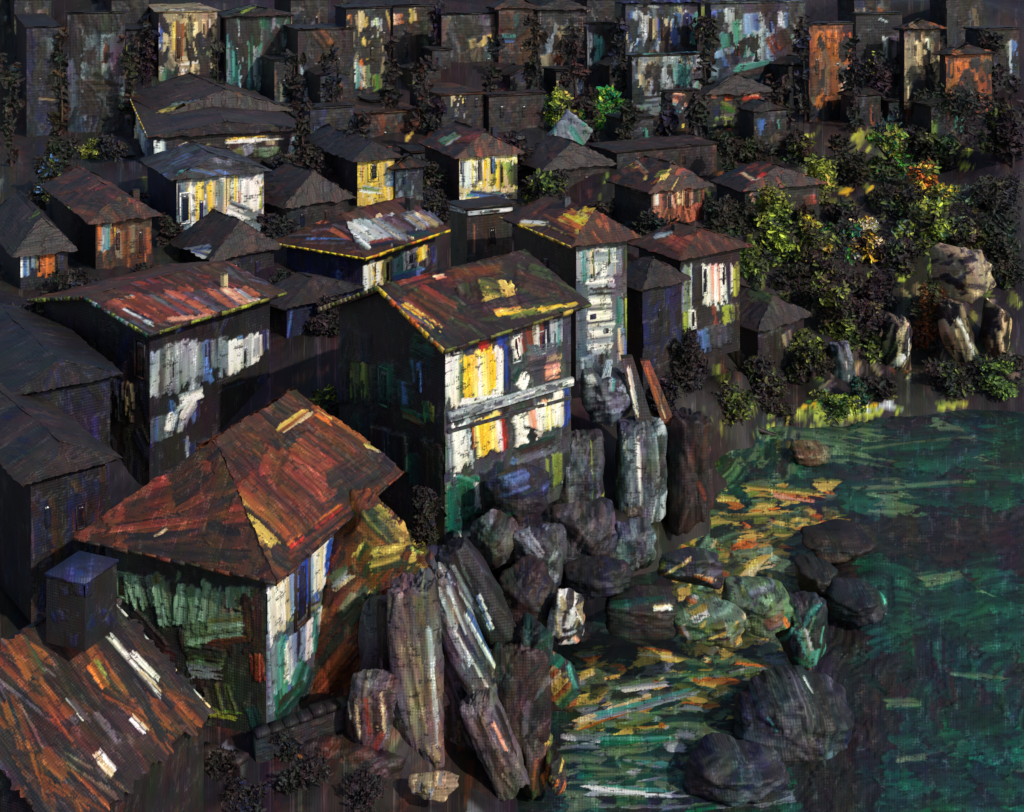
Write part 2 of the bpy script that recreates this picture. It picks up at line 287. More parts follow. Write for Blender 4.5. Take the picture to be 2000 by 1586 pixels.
# ------------------------------------------------------------ houses
class House:
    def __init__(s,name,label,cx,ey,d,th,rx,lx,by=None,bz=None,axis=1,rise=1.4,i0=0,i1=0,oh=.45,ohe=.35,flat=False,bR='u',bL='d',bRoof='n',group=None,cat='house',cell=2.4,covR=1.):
        t=math.radians(th); s.e1=np.array([math.sin(t),math.cos(t),0]); s.e2=np.array([-math.cos(t),math.sin(t),0]); up=np.array([0,0,1.])
        c=K(cx,ey,d); a=(rx-1000)/F; b=(lx-1000)/F; e1,e2=s.e1,s.e2
        Lr=(a*d-c[0])/(e1[0]-a*e1[1]); W=(c[0]-b*d)/(-e2[0]+b*e2[1]); Lr=max(Lr,.6); W=max(W,.6); s.L,s.W=Lr,W
        ctr=c+e1*Lr/2+e2*W/2; gz=float(zt(ctr[0],ctr[1])[0])
        if bz is None: bz=(CZ-(by-HZ)/F*d) if by else gz
        bz=min(bz,gz if not by else bz)-.6; s.c=c; s.bz=bz; s.ez=c[2]; s.d=d
        s.t=thing(name,(ctr[0],ctr[1],bz),label,cat,group); s.name=name
        z=lambda q,h: np.array([q[0],q[1],h]); A=c; B=c+e1*Lr; Cc=B+e2*W; D=c+e2*W; s.A,s.B,s.C,s.D=A,B,Cc,D
        # flat grids for right and left walls; p order seen from outside; strokes paint lit and shaded patches in
        s.R=Panel(z(A,bz),z(B,bz),z(B,s.ez),z(A,s.ez),bR,cell,covR); s.Lw=Panel(z(D,bz),z(A,bz),z(A,s.ez),z(D,s.ez),bL,cell)  # left base is darker: its shade is put into the colour
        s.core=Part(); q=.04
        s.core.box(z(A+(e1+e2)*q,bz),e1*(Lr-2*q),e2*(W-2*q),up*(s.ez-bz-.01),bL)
        s.roof=Part(); s.planes={}; s.gables=Part(); s.hasg=False; s.gp=None
        T=.14
        def slab(pts):   # closed slab under a roof plane
            pts=np.array(pts); n=np.cross(pts[1]-pts[0],pts[2]-pts[0]); n/=np.linalg.norm(n); n=n if n[2]>0 else -n
            v=np.concatenate([pts-n*.012,pts-n*T]); f=[(0,1,2,3),(4,7,6,5)]+[(i,i+4,(i+1)%4+4,(i+1)%4) for i in range(4)]
            s.roof.poly(v,f,bRoof,1,.2)
        if flat:
            o=oh; P=[A-(e1+e2)*o,B+(e1-e2)*o,Cc+(e1+e2)*o,D+(e2-e1)*o]; P=[z(x,s.ez+T+.03) for x in P]
            s.planes['T']=Panel(P[0],P[1],P[2],P[3],bRoof,cell); slab(P); s.top=s.ez+T
        else:
            # ridge axis: 1 = along the right wall, 2 = along the left wall
            if axis==1: u,v,LU,LV=e1,e2,Lr,W
            else: u,v,LU,LV=e2,e1,W,Lr
            sl=rise/(LV/2); dz=sl*oh; Z=s.ez+.05; s.top=Z+rise
            o0=ohe if i0==0 else oh*.9; o1=ohe if i1==0 else oh*.9
            E=lambda a_,b_: z(A+u*a_+v*b_,Z-dz)
            near=[E(-o0,-oh),E(LU+o1,-oh)]; far=[E(-o0,LV+oh),E(LU+o1,LV+oh)]
            r0=z(A+u*(i0-(o0 if i0==0 else 0))+v*LV/2,s.top); r1=z(A+u*(LU-i1+(o1 if i1==0 else 0))+v*LV/2,s.top)
            nm=('N','F','E0','E1')
            up_=lambda P:[p+up*.16 for p in P]
            def pl(key,P):
                P=up_(P); n=np.cross(P[1]-P[0],P[3]-P[0]); 
                if n[2]<0: P=[P[1],P[0],P[3],P[2]]
                s.planes[key]=Panel(*P,bRoof,cell if key!='F' else cell*1.3); slab(P)
            pl('N',[near[0],near[1],r1,r0]); pl('F',[far[1],far[0],r0,r1])
            if i0>0:
                P=[far[0],near[0],r0,r0+v*.02]; pl('E0',P)
            else: s._gable(A,v,LV,Z-.05,rise,u,0,bL if axis==1 else bR)
            if i1>0: pl('E1',[near[1],far[1],r1+v*.02,r1])
            else: s._gable(A+u*LU,v,LV,Z-.05,rise,u,1,bL if axis==1 else bR)
            s.ridge=(r0,r1); s.u=u; s.v=v
        s.children=[]
    def _gable(s,o,v,LV,Z,rise,u,end,key):
        a=np.array([o[0],o[1],Z]); b=a+v*LV; m=a+v*LV/2+np.array([0,0,rise]); off=u*(.03 if end==0 else -.03)
        if end==0:
            P=[b,a,m,m-v*.02]; n=np.cross(P[1]-P[0],P[2]-P[0]); 
            if n@u>0: P=[a,b,m-v*.02,m]
            g=Panel(*P,key,2.6); s.gp=g
        T=.1; vv=np.array([a+off,b+off,m+off,m+off*1.01,a+off*4,b+off*4,m+off*4,m+off*4.01])
        s.core.poly(vv,[(0,1,2,3),(4,5,6,7),(0,3,7,4),(1,5,6,2)],key,1,.3)
    def window(s,x0,y0,x1,y1,keys='xD',side='R',frame=None,name='window',tilt=0,label=None):
        pn=s.R if side=='R' else s.Lw if side=='L' else s.gp
        a=pn.uv(x0,(y0+y1)/2); b=pn.uv(x1,(y0+y1)/2); c0=pn.uv((x0+x1)/2,y1)[1]; c1=pn.uv((x0+x1)/2,y0)[1]; u0,u1=sorted((a[0],b[0])); v0,v1=c0,c1
        P=lambda u,v,h: pn.o+pn.eu*u+pn.ev*v+pn.nrm*h
        h=.035+s.d*.0004; nn=9; mm=13; uu=np.linspace(-1,1,nn); vv_=np.linspace(-1,1,mm); sd=random.random()*90
        pts=[]
        for j,y in enumerate(vv_):
            for i,x in enumerate(uu):
                wv=1-.22*N2(np.array([j*.5+sd]),np.array([sd]))[0]; wv*= .72+.28*math.sqrt(max(0,1-abs(y)**3.5))
                if (i in (0,nn-1)): wv*=1-.1*random.random()
                hh=1-.10*N2(np.array([i*.6+sd]),np.array([sd+5]))[0]
                bulge=h*(1.0 if 0<i<nn-1 and 0<j<mm-1 else -.9)
                pts.append(P((u0+u1)/2+(u1-u0)/2*x*wv,(v0+v1)/2+(v1-v0)/2*y*hh,bulge+.01*random.random()))
        pt=Part(); f=grid_faces(mm,nn); c=np.zeros((len(pts),4)); c[:,3]=1; ks=[PL[k] for k in keys]
        for q in range(len(pts)):
            i=q%nn; kk=min(len(ks)-1,int(i/nn*len(ks)+random.uniform(-.3,.3))) if len(ks)>1 else 0; c[q,:3]=ks[max(kk,0)]*random.uniform(.7,1.3)
        pts=np.array(pts); uv=np.stack([(pts-pn.o)@pn.eu,(pts-pn.o)@pn.ev,np.zeros(len(pts))],1)/pn.ws
        pt.add(pts,f,c,uv*[1,.1,1]+[0,0,sd],uv); s.children.append((name,pt,'glass',frame,(u0,u1,v0,v1,pn),label))
    def band(s,x0,y0,x1,y1,w,key,side='R',name='floor_band',out=.18):
        """a proud board or ledge along a wall, between two photo points"""
        pn=s.R if side=='R' else s.Lw; a=pn.uv(x0,y0); b=pn.uv(x1,y1); hw=w*s.d/F; P=lambda q,h: pn.o+pn.eu*q[0]+pn.ev*q[1]+pn.nrm*h
        g=Panel(P(a-[0,hw/2],out),P(b-[0,hw/2],out),P(b+[0,hw/2],out),P(a+[0,hw/2],out),key[0],2.2)
        L_=np.hypot(*(b-a)); n=max(4,int(L_/.5))
        for _ in range(n*2):
            x=random.uniform(0,g.U.max()); g.stroke((x-.4,g.V.mean()+random.uniform(-.3,.3)*hw),(x+.5,g.V.mean()+random.uniform(-.3,.3)*hw),hw*random.uniform(.3,.8),random.choice(key)+random.choice(key),dry=.3)
        pt=Part(); g.into(pt); pt.box(P(a-[0,hw/2],.0),P(b,0)-P(a,0),np.array([0,0,hw*.98]),pn.nrm*(out-.01),key[0]); s.children.append((name,pt,'plaster',None,None,None))
    def eave(s,plane,edge,key,t=.16,name='eave_board'):
        """board along an edge (index into the panel's corners) of a roof plane"""
        pn=s.planes[plane]; a,b=pn.p[edge],pn.p[(edge+1)%4]; cen=sum(pn.p)/4; mid=(a+b)/2; out=mid-cen; ax=(b-a)/np.linalg.norm(b-a); out-=ax*(out@ax); out/=np.linalg.norm(out)
        n=pn.nrm if pn.nrm[2]>0 else -pn.nrm; pt=Part(); M=14
        for i in range(M):
            p=a+(b-a)*i/M; q=a+(b-a)*(i+.97)/M; k=random.choice(key); th=t*random.uniform(.7,1.4)
            pt.box(p+out*.01-n*th*.7,q-p,out*t*.5*random.uniform(.6,1.3),n*th,k)
        s.children.append((name,pt,'wood',None,None,None))
    def chimney(s,px,py,wpx,hpx,key='k',dd=.0,name='chimney'):
        """stack whose foot stands on the roof at the given photo point"""
        r0,r1=s.ridge; best=None
        d=(r0[1]+r1[1])/2+dd; q=K(px,py,d); w=wpx*d/F; h=hpx*d/F; pt=Part(); up=np.array([0,0,1.])
        o=q-s.e1*w/2-s.e2*w/2-up*.9
        a,b,c,dd_=o,o-s.e2*0+s.e1*w,o+s.e1*w+s.e2*w,o+s.e2*w
        H=up*(h+.9)
        for P0,P1 in ((a,b),(dd_,a),(b,c),(c,dd_)):
            g=Panel(P0,P1,P1+H,P0+H,key[0],2.4); g.wash(5,wpx*.4,hpx*.7,[key,key[::-1]],ang=90); g.into(pt)
        pt.box(o+H-(s.e1+s.e2)*w*.03-up*.02,s.e1*w*1.06,s.e2*w*1.06,up*w*.06,key[-1]); s.chim=(name,pt)
    def done(s,mats=('plaster','roof')):
        for p in (s.R,s.Lw): p.into(s.core)
        if s.gp is not None: s.gp.into(s.core)
        s.core.build('wall',mats[0],s.t)
        for p in s.planes.values(): p.into(s.roof,rag=getattr(s,'rag',.9))
        r=s.roof.build('roof',mats[1],s.t)
        if hasattr(s,'chim'):
            nm,pt=s.chim; r_=r; o=pt.build(nm,'plaster',s.t); o.parent=r
        for nm,pt,mt,fr,rc,lb in s.children:
            o=pt.build(nm,mt,s.t)
            if lb: o['label']=lb
            if fr:
                u0,u1,v0,v1,pn=rc; P=lambda u,v,h: pn.o+pn.eu*u+pn.ev*v+pn.nrm*h; f=Part(); t=(u1-u0)*.14
                for (a,b,c_,d_) in ((u0-t,u0,v0-t,v1+t),(u1,u1+t,v0-t,v1+t),(u0,u1,v1,v1+t),(u0-t*.5,u1+t*.5,v0-t,v0)):
                    f.box(P(a,c_,-.02),P(b,c_,0)-P(a,c_,0),P(a,d_,0)-P(a,c_,0),pn.nrm*(.07+t*.2),fr)
                fo=f.build('frame','wood',s.t); fo.parent=o
        return s.t
# ------------------------------------------------------------ rocks
def rock(name,label,px,py,d,wpx,hpx,dep,keys,tilt=0,strokes='',n=26,ang=80,sw=.22,sl=.6,seed=1,planes=13,cat='rock',group=None,base=None,dry=.35,cell=2.6,boxy=.0,rough=1.,mat='rock',yaw=None,cov=1.):
    rg=np.random.default_rng(seed); nrm=rg.normal(size=(planes,3)); nrm/=np.linalg.norm(nrm,axis=1)[:,None]
    nrm=np.concatenate([nrm,[[0,0,1],[0,0,-1],[1,0,0],[-1,0,0],[0,-1,0],[0,1,0],[.6,-.8,0],[-.6,-.8,0]]]); hh=np.concatenate([rg.uniform(.66,1.0,planes),np.full(8,.88)])
    if boxy: hh[planes:planes+6]=1-.25*boxy*1.0; hh[:planes]*=1.18
    W=wpx*d/F/2; H=hpx*d/F/2; nu=int(np.clip(wpx*2.4/cell,16,360)); nv=int(np.clip(hpx*1.5/cell,12,300))
    ph=np.linspace(0,2*math.pi,nu); th=np.linspace(.02,math.pi-.02,nv); PH,TH=np.meshgrid(ph,th); D=np.stack([np.sin(TH)*np.cos(PH),np.sin(TH)*np.sin(PH),-np.cos(TH)],-1).reshape(-1,3)
    dt=D@nrm.T; r=np.where(dt>.05,hh/np.maximum(dt,.05),9); r=np.sort(r,1); k=26.; r=-np.log(np.exp(-k*r[:,:4]).sum(1))/k
    r=np.clip(r,.3,1.3); V=D*r[:,None]; sdn=seed*7.3
    V*= (1+rough*.16*(N2(D[:,0]*3+sdn,D[:,2]*3+D[:,1]*2)-.5)+rough*.07*(N2(D[:,0]*9+sdn,D[:,2]*8+D[:,1]*5)-.5))[:,None]
    V*=[W,dep/2,H]; t=math.radians(tilt); x=V[:,0]*math.cos(t)+V[:,2]*math.sin(t); zz=-V[:,0]*math.sin(t)+V[:,2]*math.cos(t); V=np.stack([x,V[:,1],zz],1)
    if yaw:
        t=math.radians(yaw); V=np.stack([V[:,0]*math.cos(t)-V[:,1]*math.sin(t),V[:,0]*math.sin(t)+V[:,1]*math.cos(t),V[:,2]],1)
    c=K(px,py,d)+np.array([0,dep*.3,0]); X=V+c; o=Ob(X,d,base or keys[0][0],cov)
    o.scatter(n,max(wpx,40)*sw*d/F,hpx*sl*d/F,keys,ang=ang-0,da=12,dry=dry,cov=cov); o.many(strokes)
    nn=V/np.linalg.norm(V,axis=1)[:,None]; X2=X+nn*o.H[:,None]
    uv=np.stack([o.U/o.ws,o.V/o.ws,np.zeros(len(o.U))],1); pt=Part(); pt.add(X2,grid_faces(nv,nu),np.concatenate([o.col,o.cov[:,None]],1),o.st,uv)
    # centre the origin at the base
    loc=(float(c[0]),float(c[1]),float(X[:,2].min())); vv=[a-np.array(loc,np.float32) for a in pt.v]; pt.v=vv; ob=pt.build(name,mat); ob.location=loc
    return tag(ob,label,cat,group)
# ------------------------------------------------------------ trees and plants
def tube(part,pts,rad,key,ns=7):
    pts=[np.asarray(p,float) for p in pts]; V=[]; n=len(pts)
    for i,p in enumerate(pts):
        t=pts[min(i+1,n-1)]-pts[max(i-1,0)]; t/=np.linalg.norm(t)+1e-9; a=np.cross(t,[0,1,.1]); a/=np.linalg.norm(a)+1e-9; b=np.cross(t,a)
        for k in range(ns): an=2*math.pi*k/ns; V.append(p+(a*math.cos(an)+b*math.sin(an))*rad[i]*(1+.25*random.uniform(-1,1)))
    f=[(i*ns+k,i*ns+(k+1)%ns,(i+1)*ns+(k+1)%ns,(i+1)*ns+k) for i in range(n-1) for k in range(ns)]
    part.poly(V,f,key,1,.4)
def dabs(part,c,sz,key,dirz=.6,cov=.9,flat=0):
    """one knife dab of leaves: a bent ragged little sheet"""
    a=RNG.normal(size=3)*[1,.5,.6]; a[2]+=dirz*2*(RNG.random()-.2); a/=np.linalg.norm(a); b=np.cross(a,RNG.normal(size=3)*.5+[0,-1,.5]); b/=np.linalg.norm(b)+1e-9; n=np.cross(a,b)
    V=[];
    for j in range(4):
        for i in range(3):
            u=(i-1)*(.36+.16*RNG.random()); u*=.62; v=(j/3-.5)*(1.2+.5*RNG.random()); V.append(c+sz*(a*v+b*u*(1 if 0<j<3 else .6)+n*(.12*(1-(2*j/3-1)**2)-.1*(i!=1))))
    part.poly(np.array(V),grid_faces(4,3),PL[key]*(.55+.9*RNG.random()),cov,.5)
def tree(name,label,px,py,hp,rp,d,keys,n=260,trunk='k',sz=11,shape=(1,.9),clumps=9,cat='tree',group='trees on the hillside',base=None,limbs=True,cov=.9,ground=True):
    """px,py: crown centre in the photo; hp: crown height, rp: half width (px)"""
    if ground:
        g_=hit(px,py+hp*.5); d=float(g_[1])+rp*g_[1]/F*.3
    c=K(px,py,d); s=d/F; H=hp*s/2; R=rp*s; g=float(zt(c[0],c[1])[0]); g=max(g,-.3)
    t=thing(name,(c[0],c[1],g),label,cat,group)
    tr=Part(); top=c+np.array([0,0,H*.5]); b0=np.array([c[0]+R*.1,c[1],g-.4]); m=(b0+c)/2+[R*.12,0,0]; r=max(.07,R*.11)
    tube(tr,[b0,m,c,top],[r*1.5,r,r*.6,r*.2],trunk)
    cl=[]
    for i in range(clumps):
        an=random.uniform(0,6.28); q=c+np.array([math.cos(an)*R*random.uniform(.1,.8),math.sin(an)*R*random.uniform(.1,.7),random.uniform(-.85,.8)*H]); cl.append((q,random.uniform(.25,.5)*R,random.choice(keys)))
        if limbs: tube(tr,[m*.4+c*.6,(c+q)/2+[0,0,-.1*H],q],[r*.5,r*.3,r*.1],trunk,5)
    tr.build('trunk','wood',t); cr=Part()
    for i in range(n):
        q,rr,kk=random.choice(cl); v=RNG.normal(size=3); v/=np.linalg.norm(v); p=q+v*rr*(RNG.random()**.4)*[1,1,min(1.6,H/R)]
        dabs(cr,p,sz*s*random.uniform(.5,1.5),random.choice(kk),cov=cov)
    cr.build('crown','leaf',t); return t
# ============================================================ the village, front to back

# landmarks used to say where the repeated small things stand
LM={(1000,180):'the brown houses at top centre',(190,140):'the slate-grey tall house',(365,80):'the beige tall house',(500,110):'the teal tall house',(620,140):'the rust-smeared dark house',(720,60):'the tan-flecked house',(815,70):'the orange-fleck house',(915,80):'the grey-brown house',(1000,80):'the maroon house',(1100,80):'the dim netted-grey house',(1175,90):'the teal-edged narrow house',(1290,50):'the blue and white villa',(1300,150):'the sage-grey house',(1470,80):'the powder-blue house',(1620,130):'the tall orange house',(1715,110):'the netted navy house',(1795,110):'the sand-coloured house',(1890,150):'the squat orange house',(85,140):'the navy corner house',(450,270):'the yellow-edged terrace',(430,390):'the yellow and white cottage',(240,470):'the tawny brown cottage',(80,500):'the blue and orange hut',(740,340):'the golden cottage',(955,340):'the cream slotted house',(1320,380):'the terracotta cottage',(1520,370):'the pink-roofed hut',(1440,200):'the red-eaved house',(1325,200):'the turquoise-smeared house',(700,450):'the grey-roofed house',(940,460):'the flat dark block',(1170,560):'the pale tower',(1385,560):'the white-streaked house',(990,780):'the tall centre house',(400,720):'the slate-blue wall',(470,950):'the big rust roof',(200,1350):'the plank-like roof',(820,1300):'the grey crag',(1480,700):'the far bank house',(1740,760):'the slate boathouse',(1880,780):'the brown boathouse',(1830,430):'the broad olive tree',(1690,470):'the white-flecked tree',(1735,300):'the bright green tree',(1605,355):'the rounded yellow-green tree',(1500,400):'the lime tree',(1640,600):'the drooping tree',(1900,545):'the pale speckled outcrop',(1800,690):'the pale cliffs',(120,860):'the navy wall',(110,1020):'the indigo and brown house',(600,700):'the plum-dark wall',(1180,1020):'the pale cliff slab',(640,1540):'the rubble at the bottom edge',(1115,262):'the turquoise slab',(180,292):'the small lime bush',(600,460):'the dark middle house'}
USED=set()
def near(x,y,lead):
    for (a,c),nm in sorted(LM.items(),key=lambda q:(q[0][0]-x)**2+1.6*(q[0][1]-y)**2):
        dx,dy=x-a,y-c; w=('right of' if dx>0 else 'left of') if abs(dx)>abs(dy) else ('below' if dy>0 else 'above')
        if abs(dx)>18 and abs(dy)>18: w2={'right of':'below and right of' if dy>0 else 'above and right of','left of':'below and left of' if dy>0 else 'above and left of','below':'below and '+('right' if dx>0 else 'left')+' of','above':'above and '+('right' if dx>0 else 'left')+' of'}[w]
        else: w2=w
        s_=f'{lead} {w2} {nm}'
        if s_ not in USED: USED.add(s_); return s_
# ---- front house with the big rust roof
DK=['dx','xk','kd','xI','jd']
h=House('hipped_house','low green and blue-white house under the big rust-red hipped roof, nearest the stream side',520,1076,36,21.5,726,218,by=1470,axis=1,rise=2.1,i0=1.4,i1=.4,oh=.8,ohe=.7,bR='t',bL='E',bRoof='m')
h.R.wash(26,16,90,['Wlh','WCl','hBl','uhW','vlW','BhW'],dry=.2)
h.R.many('530 1130 540 1260 28 lWC dry=.1;556 1120 560 1230 22 WCl dry=.1;600 1080 598 1190 26 BBl dry=.1;628 1050 626 1160 26 WCWB;652 1040 648 1120 26 BhB;680 1010 676 1110 24 lWB;694 980 692 1060 14 CWp;540 1240 548 1400 30 uTh;575 1220 570 1340 26 WlI;605 1200 600 1300 26 lWT;545 1330 552 1440 20 GgT dry=.3;600 1290 575 1360 30 Tgf dry=.4;625 1180 622 1240 22 TvW;560 1210 640 1170 8 Kuk;535 1400 600 1330 24 fgE dry=.3')
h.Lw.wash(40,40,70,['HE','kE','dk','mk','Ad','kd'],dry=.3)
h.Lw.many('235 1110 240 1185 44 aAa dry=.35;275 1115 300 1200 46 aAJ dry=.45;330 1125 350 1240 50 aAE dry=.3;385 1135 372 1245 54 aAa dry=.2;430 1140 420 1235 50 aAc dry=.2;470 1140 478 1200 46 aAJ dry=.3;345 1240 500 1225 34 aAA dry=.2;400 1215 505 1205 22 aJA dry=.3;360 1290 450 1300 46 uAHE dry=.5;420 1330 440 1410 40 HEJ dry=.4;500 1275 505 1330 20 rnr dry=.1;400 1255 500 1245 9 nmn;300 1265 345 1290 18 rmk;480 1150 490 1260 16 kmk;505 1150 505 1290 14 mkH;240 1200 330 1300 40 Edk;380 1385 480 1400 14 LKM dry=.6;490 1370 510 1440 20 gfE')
R=h.planes
R['N'].wash(60,60,120,['mkm','nmk','mkd','kmn','nmn','kdk'],ang=100,dry=.35)
R['N'].many('560 860 700 960 70 nrm dry=.1;640 830 760 910 50 mkn dry=.1;600 800 740 900 44 nmo dry=.2;500 900 640 1030 70 nmn dry=.1;640 960 740 900 50 mkm dry=.2;430 950 560 1085 60 ozon dry=.05 bend=.1;470 930 600 1060 40 onm dry=.1;405 965 500 1080 18 zCo dry=.1;445 965 575 1080 7 kmd;520 905 650 1030 40 nmr;540 1100 700 985 16 nrk dry=.4;560 1095 700 985 8 kdm;620 1010 780 905 22 mkd;610 800 530 850 14 zoC dry=.2;650 830 610 805 12 zoO dry=.3;700 870 770 890 7 Czk dry=.5;600 1040 680 980 8 RnO dry=.6;540 870 520 960 34 rnm dry=.4;560 1070 600 1040 12 ROn dry=.6')
R['F'].wash(30,50,120,['nmk','mkm','kmk','nrm'],ang=100)
R['F'].many('260 960 430 800 60 nrn;420 830 560 800 50 rnq')
if 'E0' in R:
    R['E0'].wash(40,40,110,['nmk','mkd','mdk','nrm'],ang=25,dry=.3)
    R['E0'].many('190 1020 340 960 46 nrn dry=.1;220 1000 400 950 56 nmr dry=.2;250 1050 440 1010 40 mnm dry=.1;330 950 400 900 40 kmk;200 1035 400 1010 12 qrk;230 1060 400 1050 24 kmd;260 1075 520 1090 20 kdk;400 950 330 990 26 mkn;300 1050 330 1030 9 qCk dry=.4')
h.eave('N',0,'kmdkRn',.16); 
if 'E0' in R: h.eave('E0',0,'kmdkn',.16)
h.window(577,1095,600,1215,'DiDI','R','k'); h.window(655,1062,668,1120,'IBD','R'); h.window(232,1120,252,1165,'EkD','L','A'); h.window(392,1150,412,1205,'EHE','L'); h.window(496,1270,512,1335,'rnr','L',name='door')
h.chimney(402,905,26,44,'km',-1.0)
h.done()
# ---- nearest roof, bottom left, with long plank-like tile courses
h=House('plank_roofed_house','nearest house, only its brown roof of long sloping boards showing at the lower left',130,1655,27.3,21.5,398,-330,bz=1.5,axis=1,rise=2.5,oh=.1,ohe=.1,bR='d',bL='d',bRoof='k')
h.rag=3.2
N_=h.planes['N']
N_.wash(40,34,150,['kdk','mkx','dmk','nmk','xkd'],ang=90,dry=.3)
N_.wash(46,24,330,['nmk','mon','kmP','kdx','mkd','onm','dkP','nok','xkb'],ang=90,dry=.6)
N_.many('95 1180 200 1330 34 nmm dry=.1;120 1175 215 1320 22 onm dry=.2;150 1170 245 1320 8 xmO;160 1175 300 1390 36 kdx dry=.05;200 1230 330 1390 14 xWk dry=.45;190 1170 330 1365 8 xDx;225 1170 395 1385 22 kdk;250 1270 320 1340 12 kWWc dry=.3;270 1305 330 1360 8 CWk dry=.5;60 1190 190 1400 28 kdm;175 1290 215 1350 18 OoK dry=.35;20 1230 80 1340 30 onH dry=.3;70 1310 150 1420 26 nok dry=.3;250 1400 290 1440 14 kWC dry=.4;150 1400 220 1480 50 mkP dry=.2;300 1370 350 1430 18 onm dry=.4;185 1460 235 1515 24 CWk dry=.5;80 1460 140 1520 30 onk dry=.4;10 1350 60 1480 24 ojn dry=.5;130 1360 180 1420 10 WPk dry=.5;330 1380 380 1440 20 mkn dry=.2')
h.planes['F'].wash(10,40,100,['kdm','dkx'])
h.R.wash(40,40,90,['kdm','dkx','mkx','Edk','xkd'],dry=.3)
h.eave('N',1 if np.linalg.norm(h.planes['N'].p[1]-h.planes['N'].p[0])>4 else 0,'kmCkw',.07,'verge_board')
h.chimney(160,1170,92,60,'xIi',.2)
h.done(('plaster','roof'))
# ---- tall middle house
h=House('tall_house','tall white and yellow two-storey house with dark brown gable roof at the centre',868,668,46,44,1115,662,by=1050,axis=1,rise=1.35,oh=.6,ohe=.55,bR='s',bL='d',bRoof='k')
h.R.wash(30,24,70,['sjt','Pts','kst','uts','Ejs'],dry=.3)
h.R.many('880 680 884 800 30 uWA dry=.1;905 690 912 800 34 WYWc dry=.05 rag=.12;932 675 936 795 38 YyY dry=.05 rag=.1;960 670 962 790 34 yWPr dry=.05 rag=.1;922 680 924 792 30 YyY full=.2;948 678 950 788 26 WyY full=.2;893 690 892 805 16 WWA full=.3;980 668 982 785 22 WPI dry=.05;986 665 988 770 8 iBi;885 790 1000 778 16 vuW dry=.3;880 830 886 925 34 AuW dry=.15;900 815 906 930 30 WWv dry=.15;925 815 928 880 14 kOk;950 805 958 895 40 yYyr dry=.05;975 808 985 890 16 WRr dry=.1;1030 790 1040 870 50 WWp dry=.25;1070 770 1075 850 44 WyW dry=.2;1095 750 1098 840 22 WPB dry=.1;1108 765 1106 840 8 BiB;1010 850 1060 860 30 WWs dry=.5;900 680 930 660 20 iPx;945 640 955 680 26 Rrk dry=.2;975 635 985 680 18 iBI;1020 640 1030 690 40 Wrs dry=.4;1045 620 1050 690 22 rWr dry=.4;1070 610 1075 690 18 Ivx dry=.3;1088 600 1090 690 14 vTu dry=.3;1020 700 1100 690 40 sPt dry=.5;1060 720 1100 712 34 pPc dry=.3;1010 760 1030 720 30 tWf dry=.6;870 930 872 1040 18 tAd;900 930 905 1035 50 GgG dry=.1;885 940 930 955 24 fGT;890 1000 930 990 16 GTf;880 1044 930 1040 9 WvG;934 930 938 1000 16 vWP;955 900 965 1000 40 xIf;985 925 1010 935 50 iIh dry=.2;1040 880 1042 960 50 jsE dry=.3;1080 880 1082 960 40 sKE dry=.4;1000 890 1100 860 26 tkf dry=.5;1030 840 1045 865 14 fDx')
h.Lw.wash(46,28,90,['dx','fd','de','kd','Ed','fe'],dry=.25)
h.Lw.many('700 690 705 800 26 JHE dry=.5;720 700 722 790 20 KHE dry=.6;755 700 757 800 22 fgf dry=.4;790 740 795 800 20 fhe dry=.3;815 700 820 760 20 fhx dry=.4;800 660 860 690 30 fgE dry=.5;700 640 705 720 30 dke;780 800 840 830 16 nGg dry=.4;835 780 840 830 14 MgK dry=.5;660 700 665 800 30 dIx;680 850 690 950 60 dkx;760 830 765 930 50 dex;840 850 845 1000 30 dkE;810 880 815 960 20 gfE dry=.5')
R=h.planes
R['N'].wash(50,34,90,['kmk','kdm','mkH','kHd'],ang=95,dry=.3)
R['N'].many('760 580 860 640 22 qPk dry=.1;780 575 880 645 16 mrk dry=.2;800 560 900 620 24 nmr dry=.2;940 540 960 600 80 Hkz dry=.5;930 565 990 575 50 zJH dry=.55;850 555 1000 520 20 mnm dry=.2;870 530 1000 515 14 nmk;1000 560 1110 580 50 Hmk dry=.3;900 620 1120 575 26 Hkd dry=.2;1020 540 1080 560 40 mkH dry=.3;770 560 850 540 14 nkr;845 545 870 538 8 OpC;980 620 1100 600 10 JKz dry=.5;960 615 1030 605 10 YzO dry=.4;1040 610 1140 588 8 zYk dry=.3;780 590 870 650 8 YOz dry=.3')
R['F'].wash(14,40,90,['kdm','mkd'])
h.eave('N',0,'kKzkJd',.14); h.eave('N',1 if 0 else 3,'YYzOzc',.15,'gable_board')
h.eave('F',1 if 0 else 1,'cJHcK',.14,'gable_board'); h.eave('F',3,'cJHcK',.1,'gable_board')
h.band(872,812,1112,742,18,'vtuWt','R','balcony',.25)
h.band(872,842,1112,775,7,'stk','R','floor_band',.12)
h.window(884,662,900,690,'xIk','R','P'); h.window(1002,655,1016,705,'kxr','R','v'); h.window(1052,648,1064,690,'rIx','R','v'); h.window(922,745,936,785,'xcd','R'); h.window(1046,792,1060,838,'xfD','R','v'); h.window(926,820,938,868,'xkr','R','C'); h.window(742,720,758,790,'xfD','L','g'); h.window(812,715,826,770,'xeh','L'); h.window(885,935,915,1036,'GgG','R',None,name='door')
h.done()
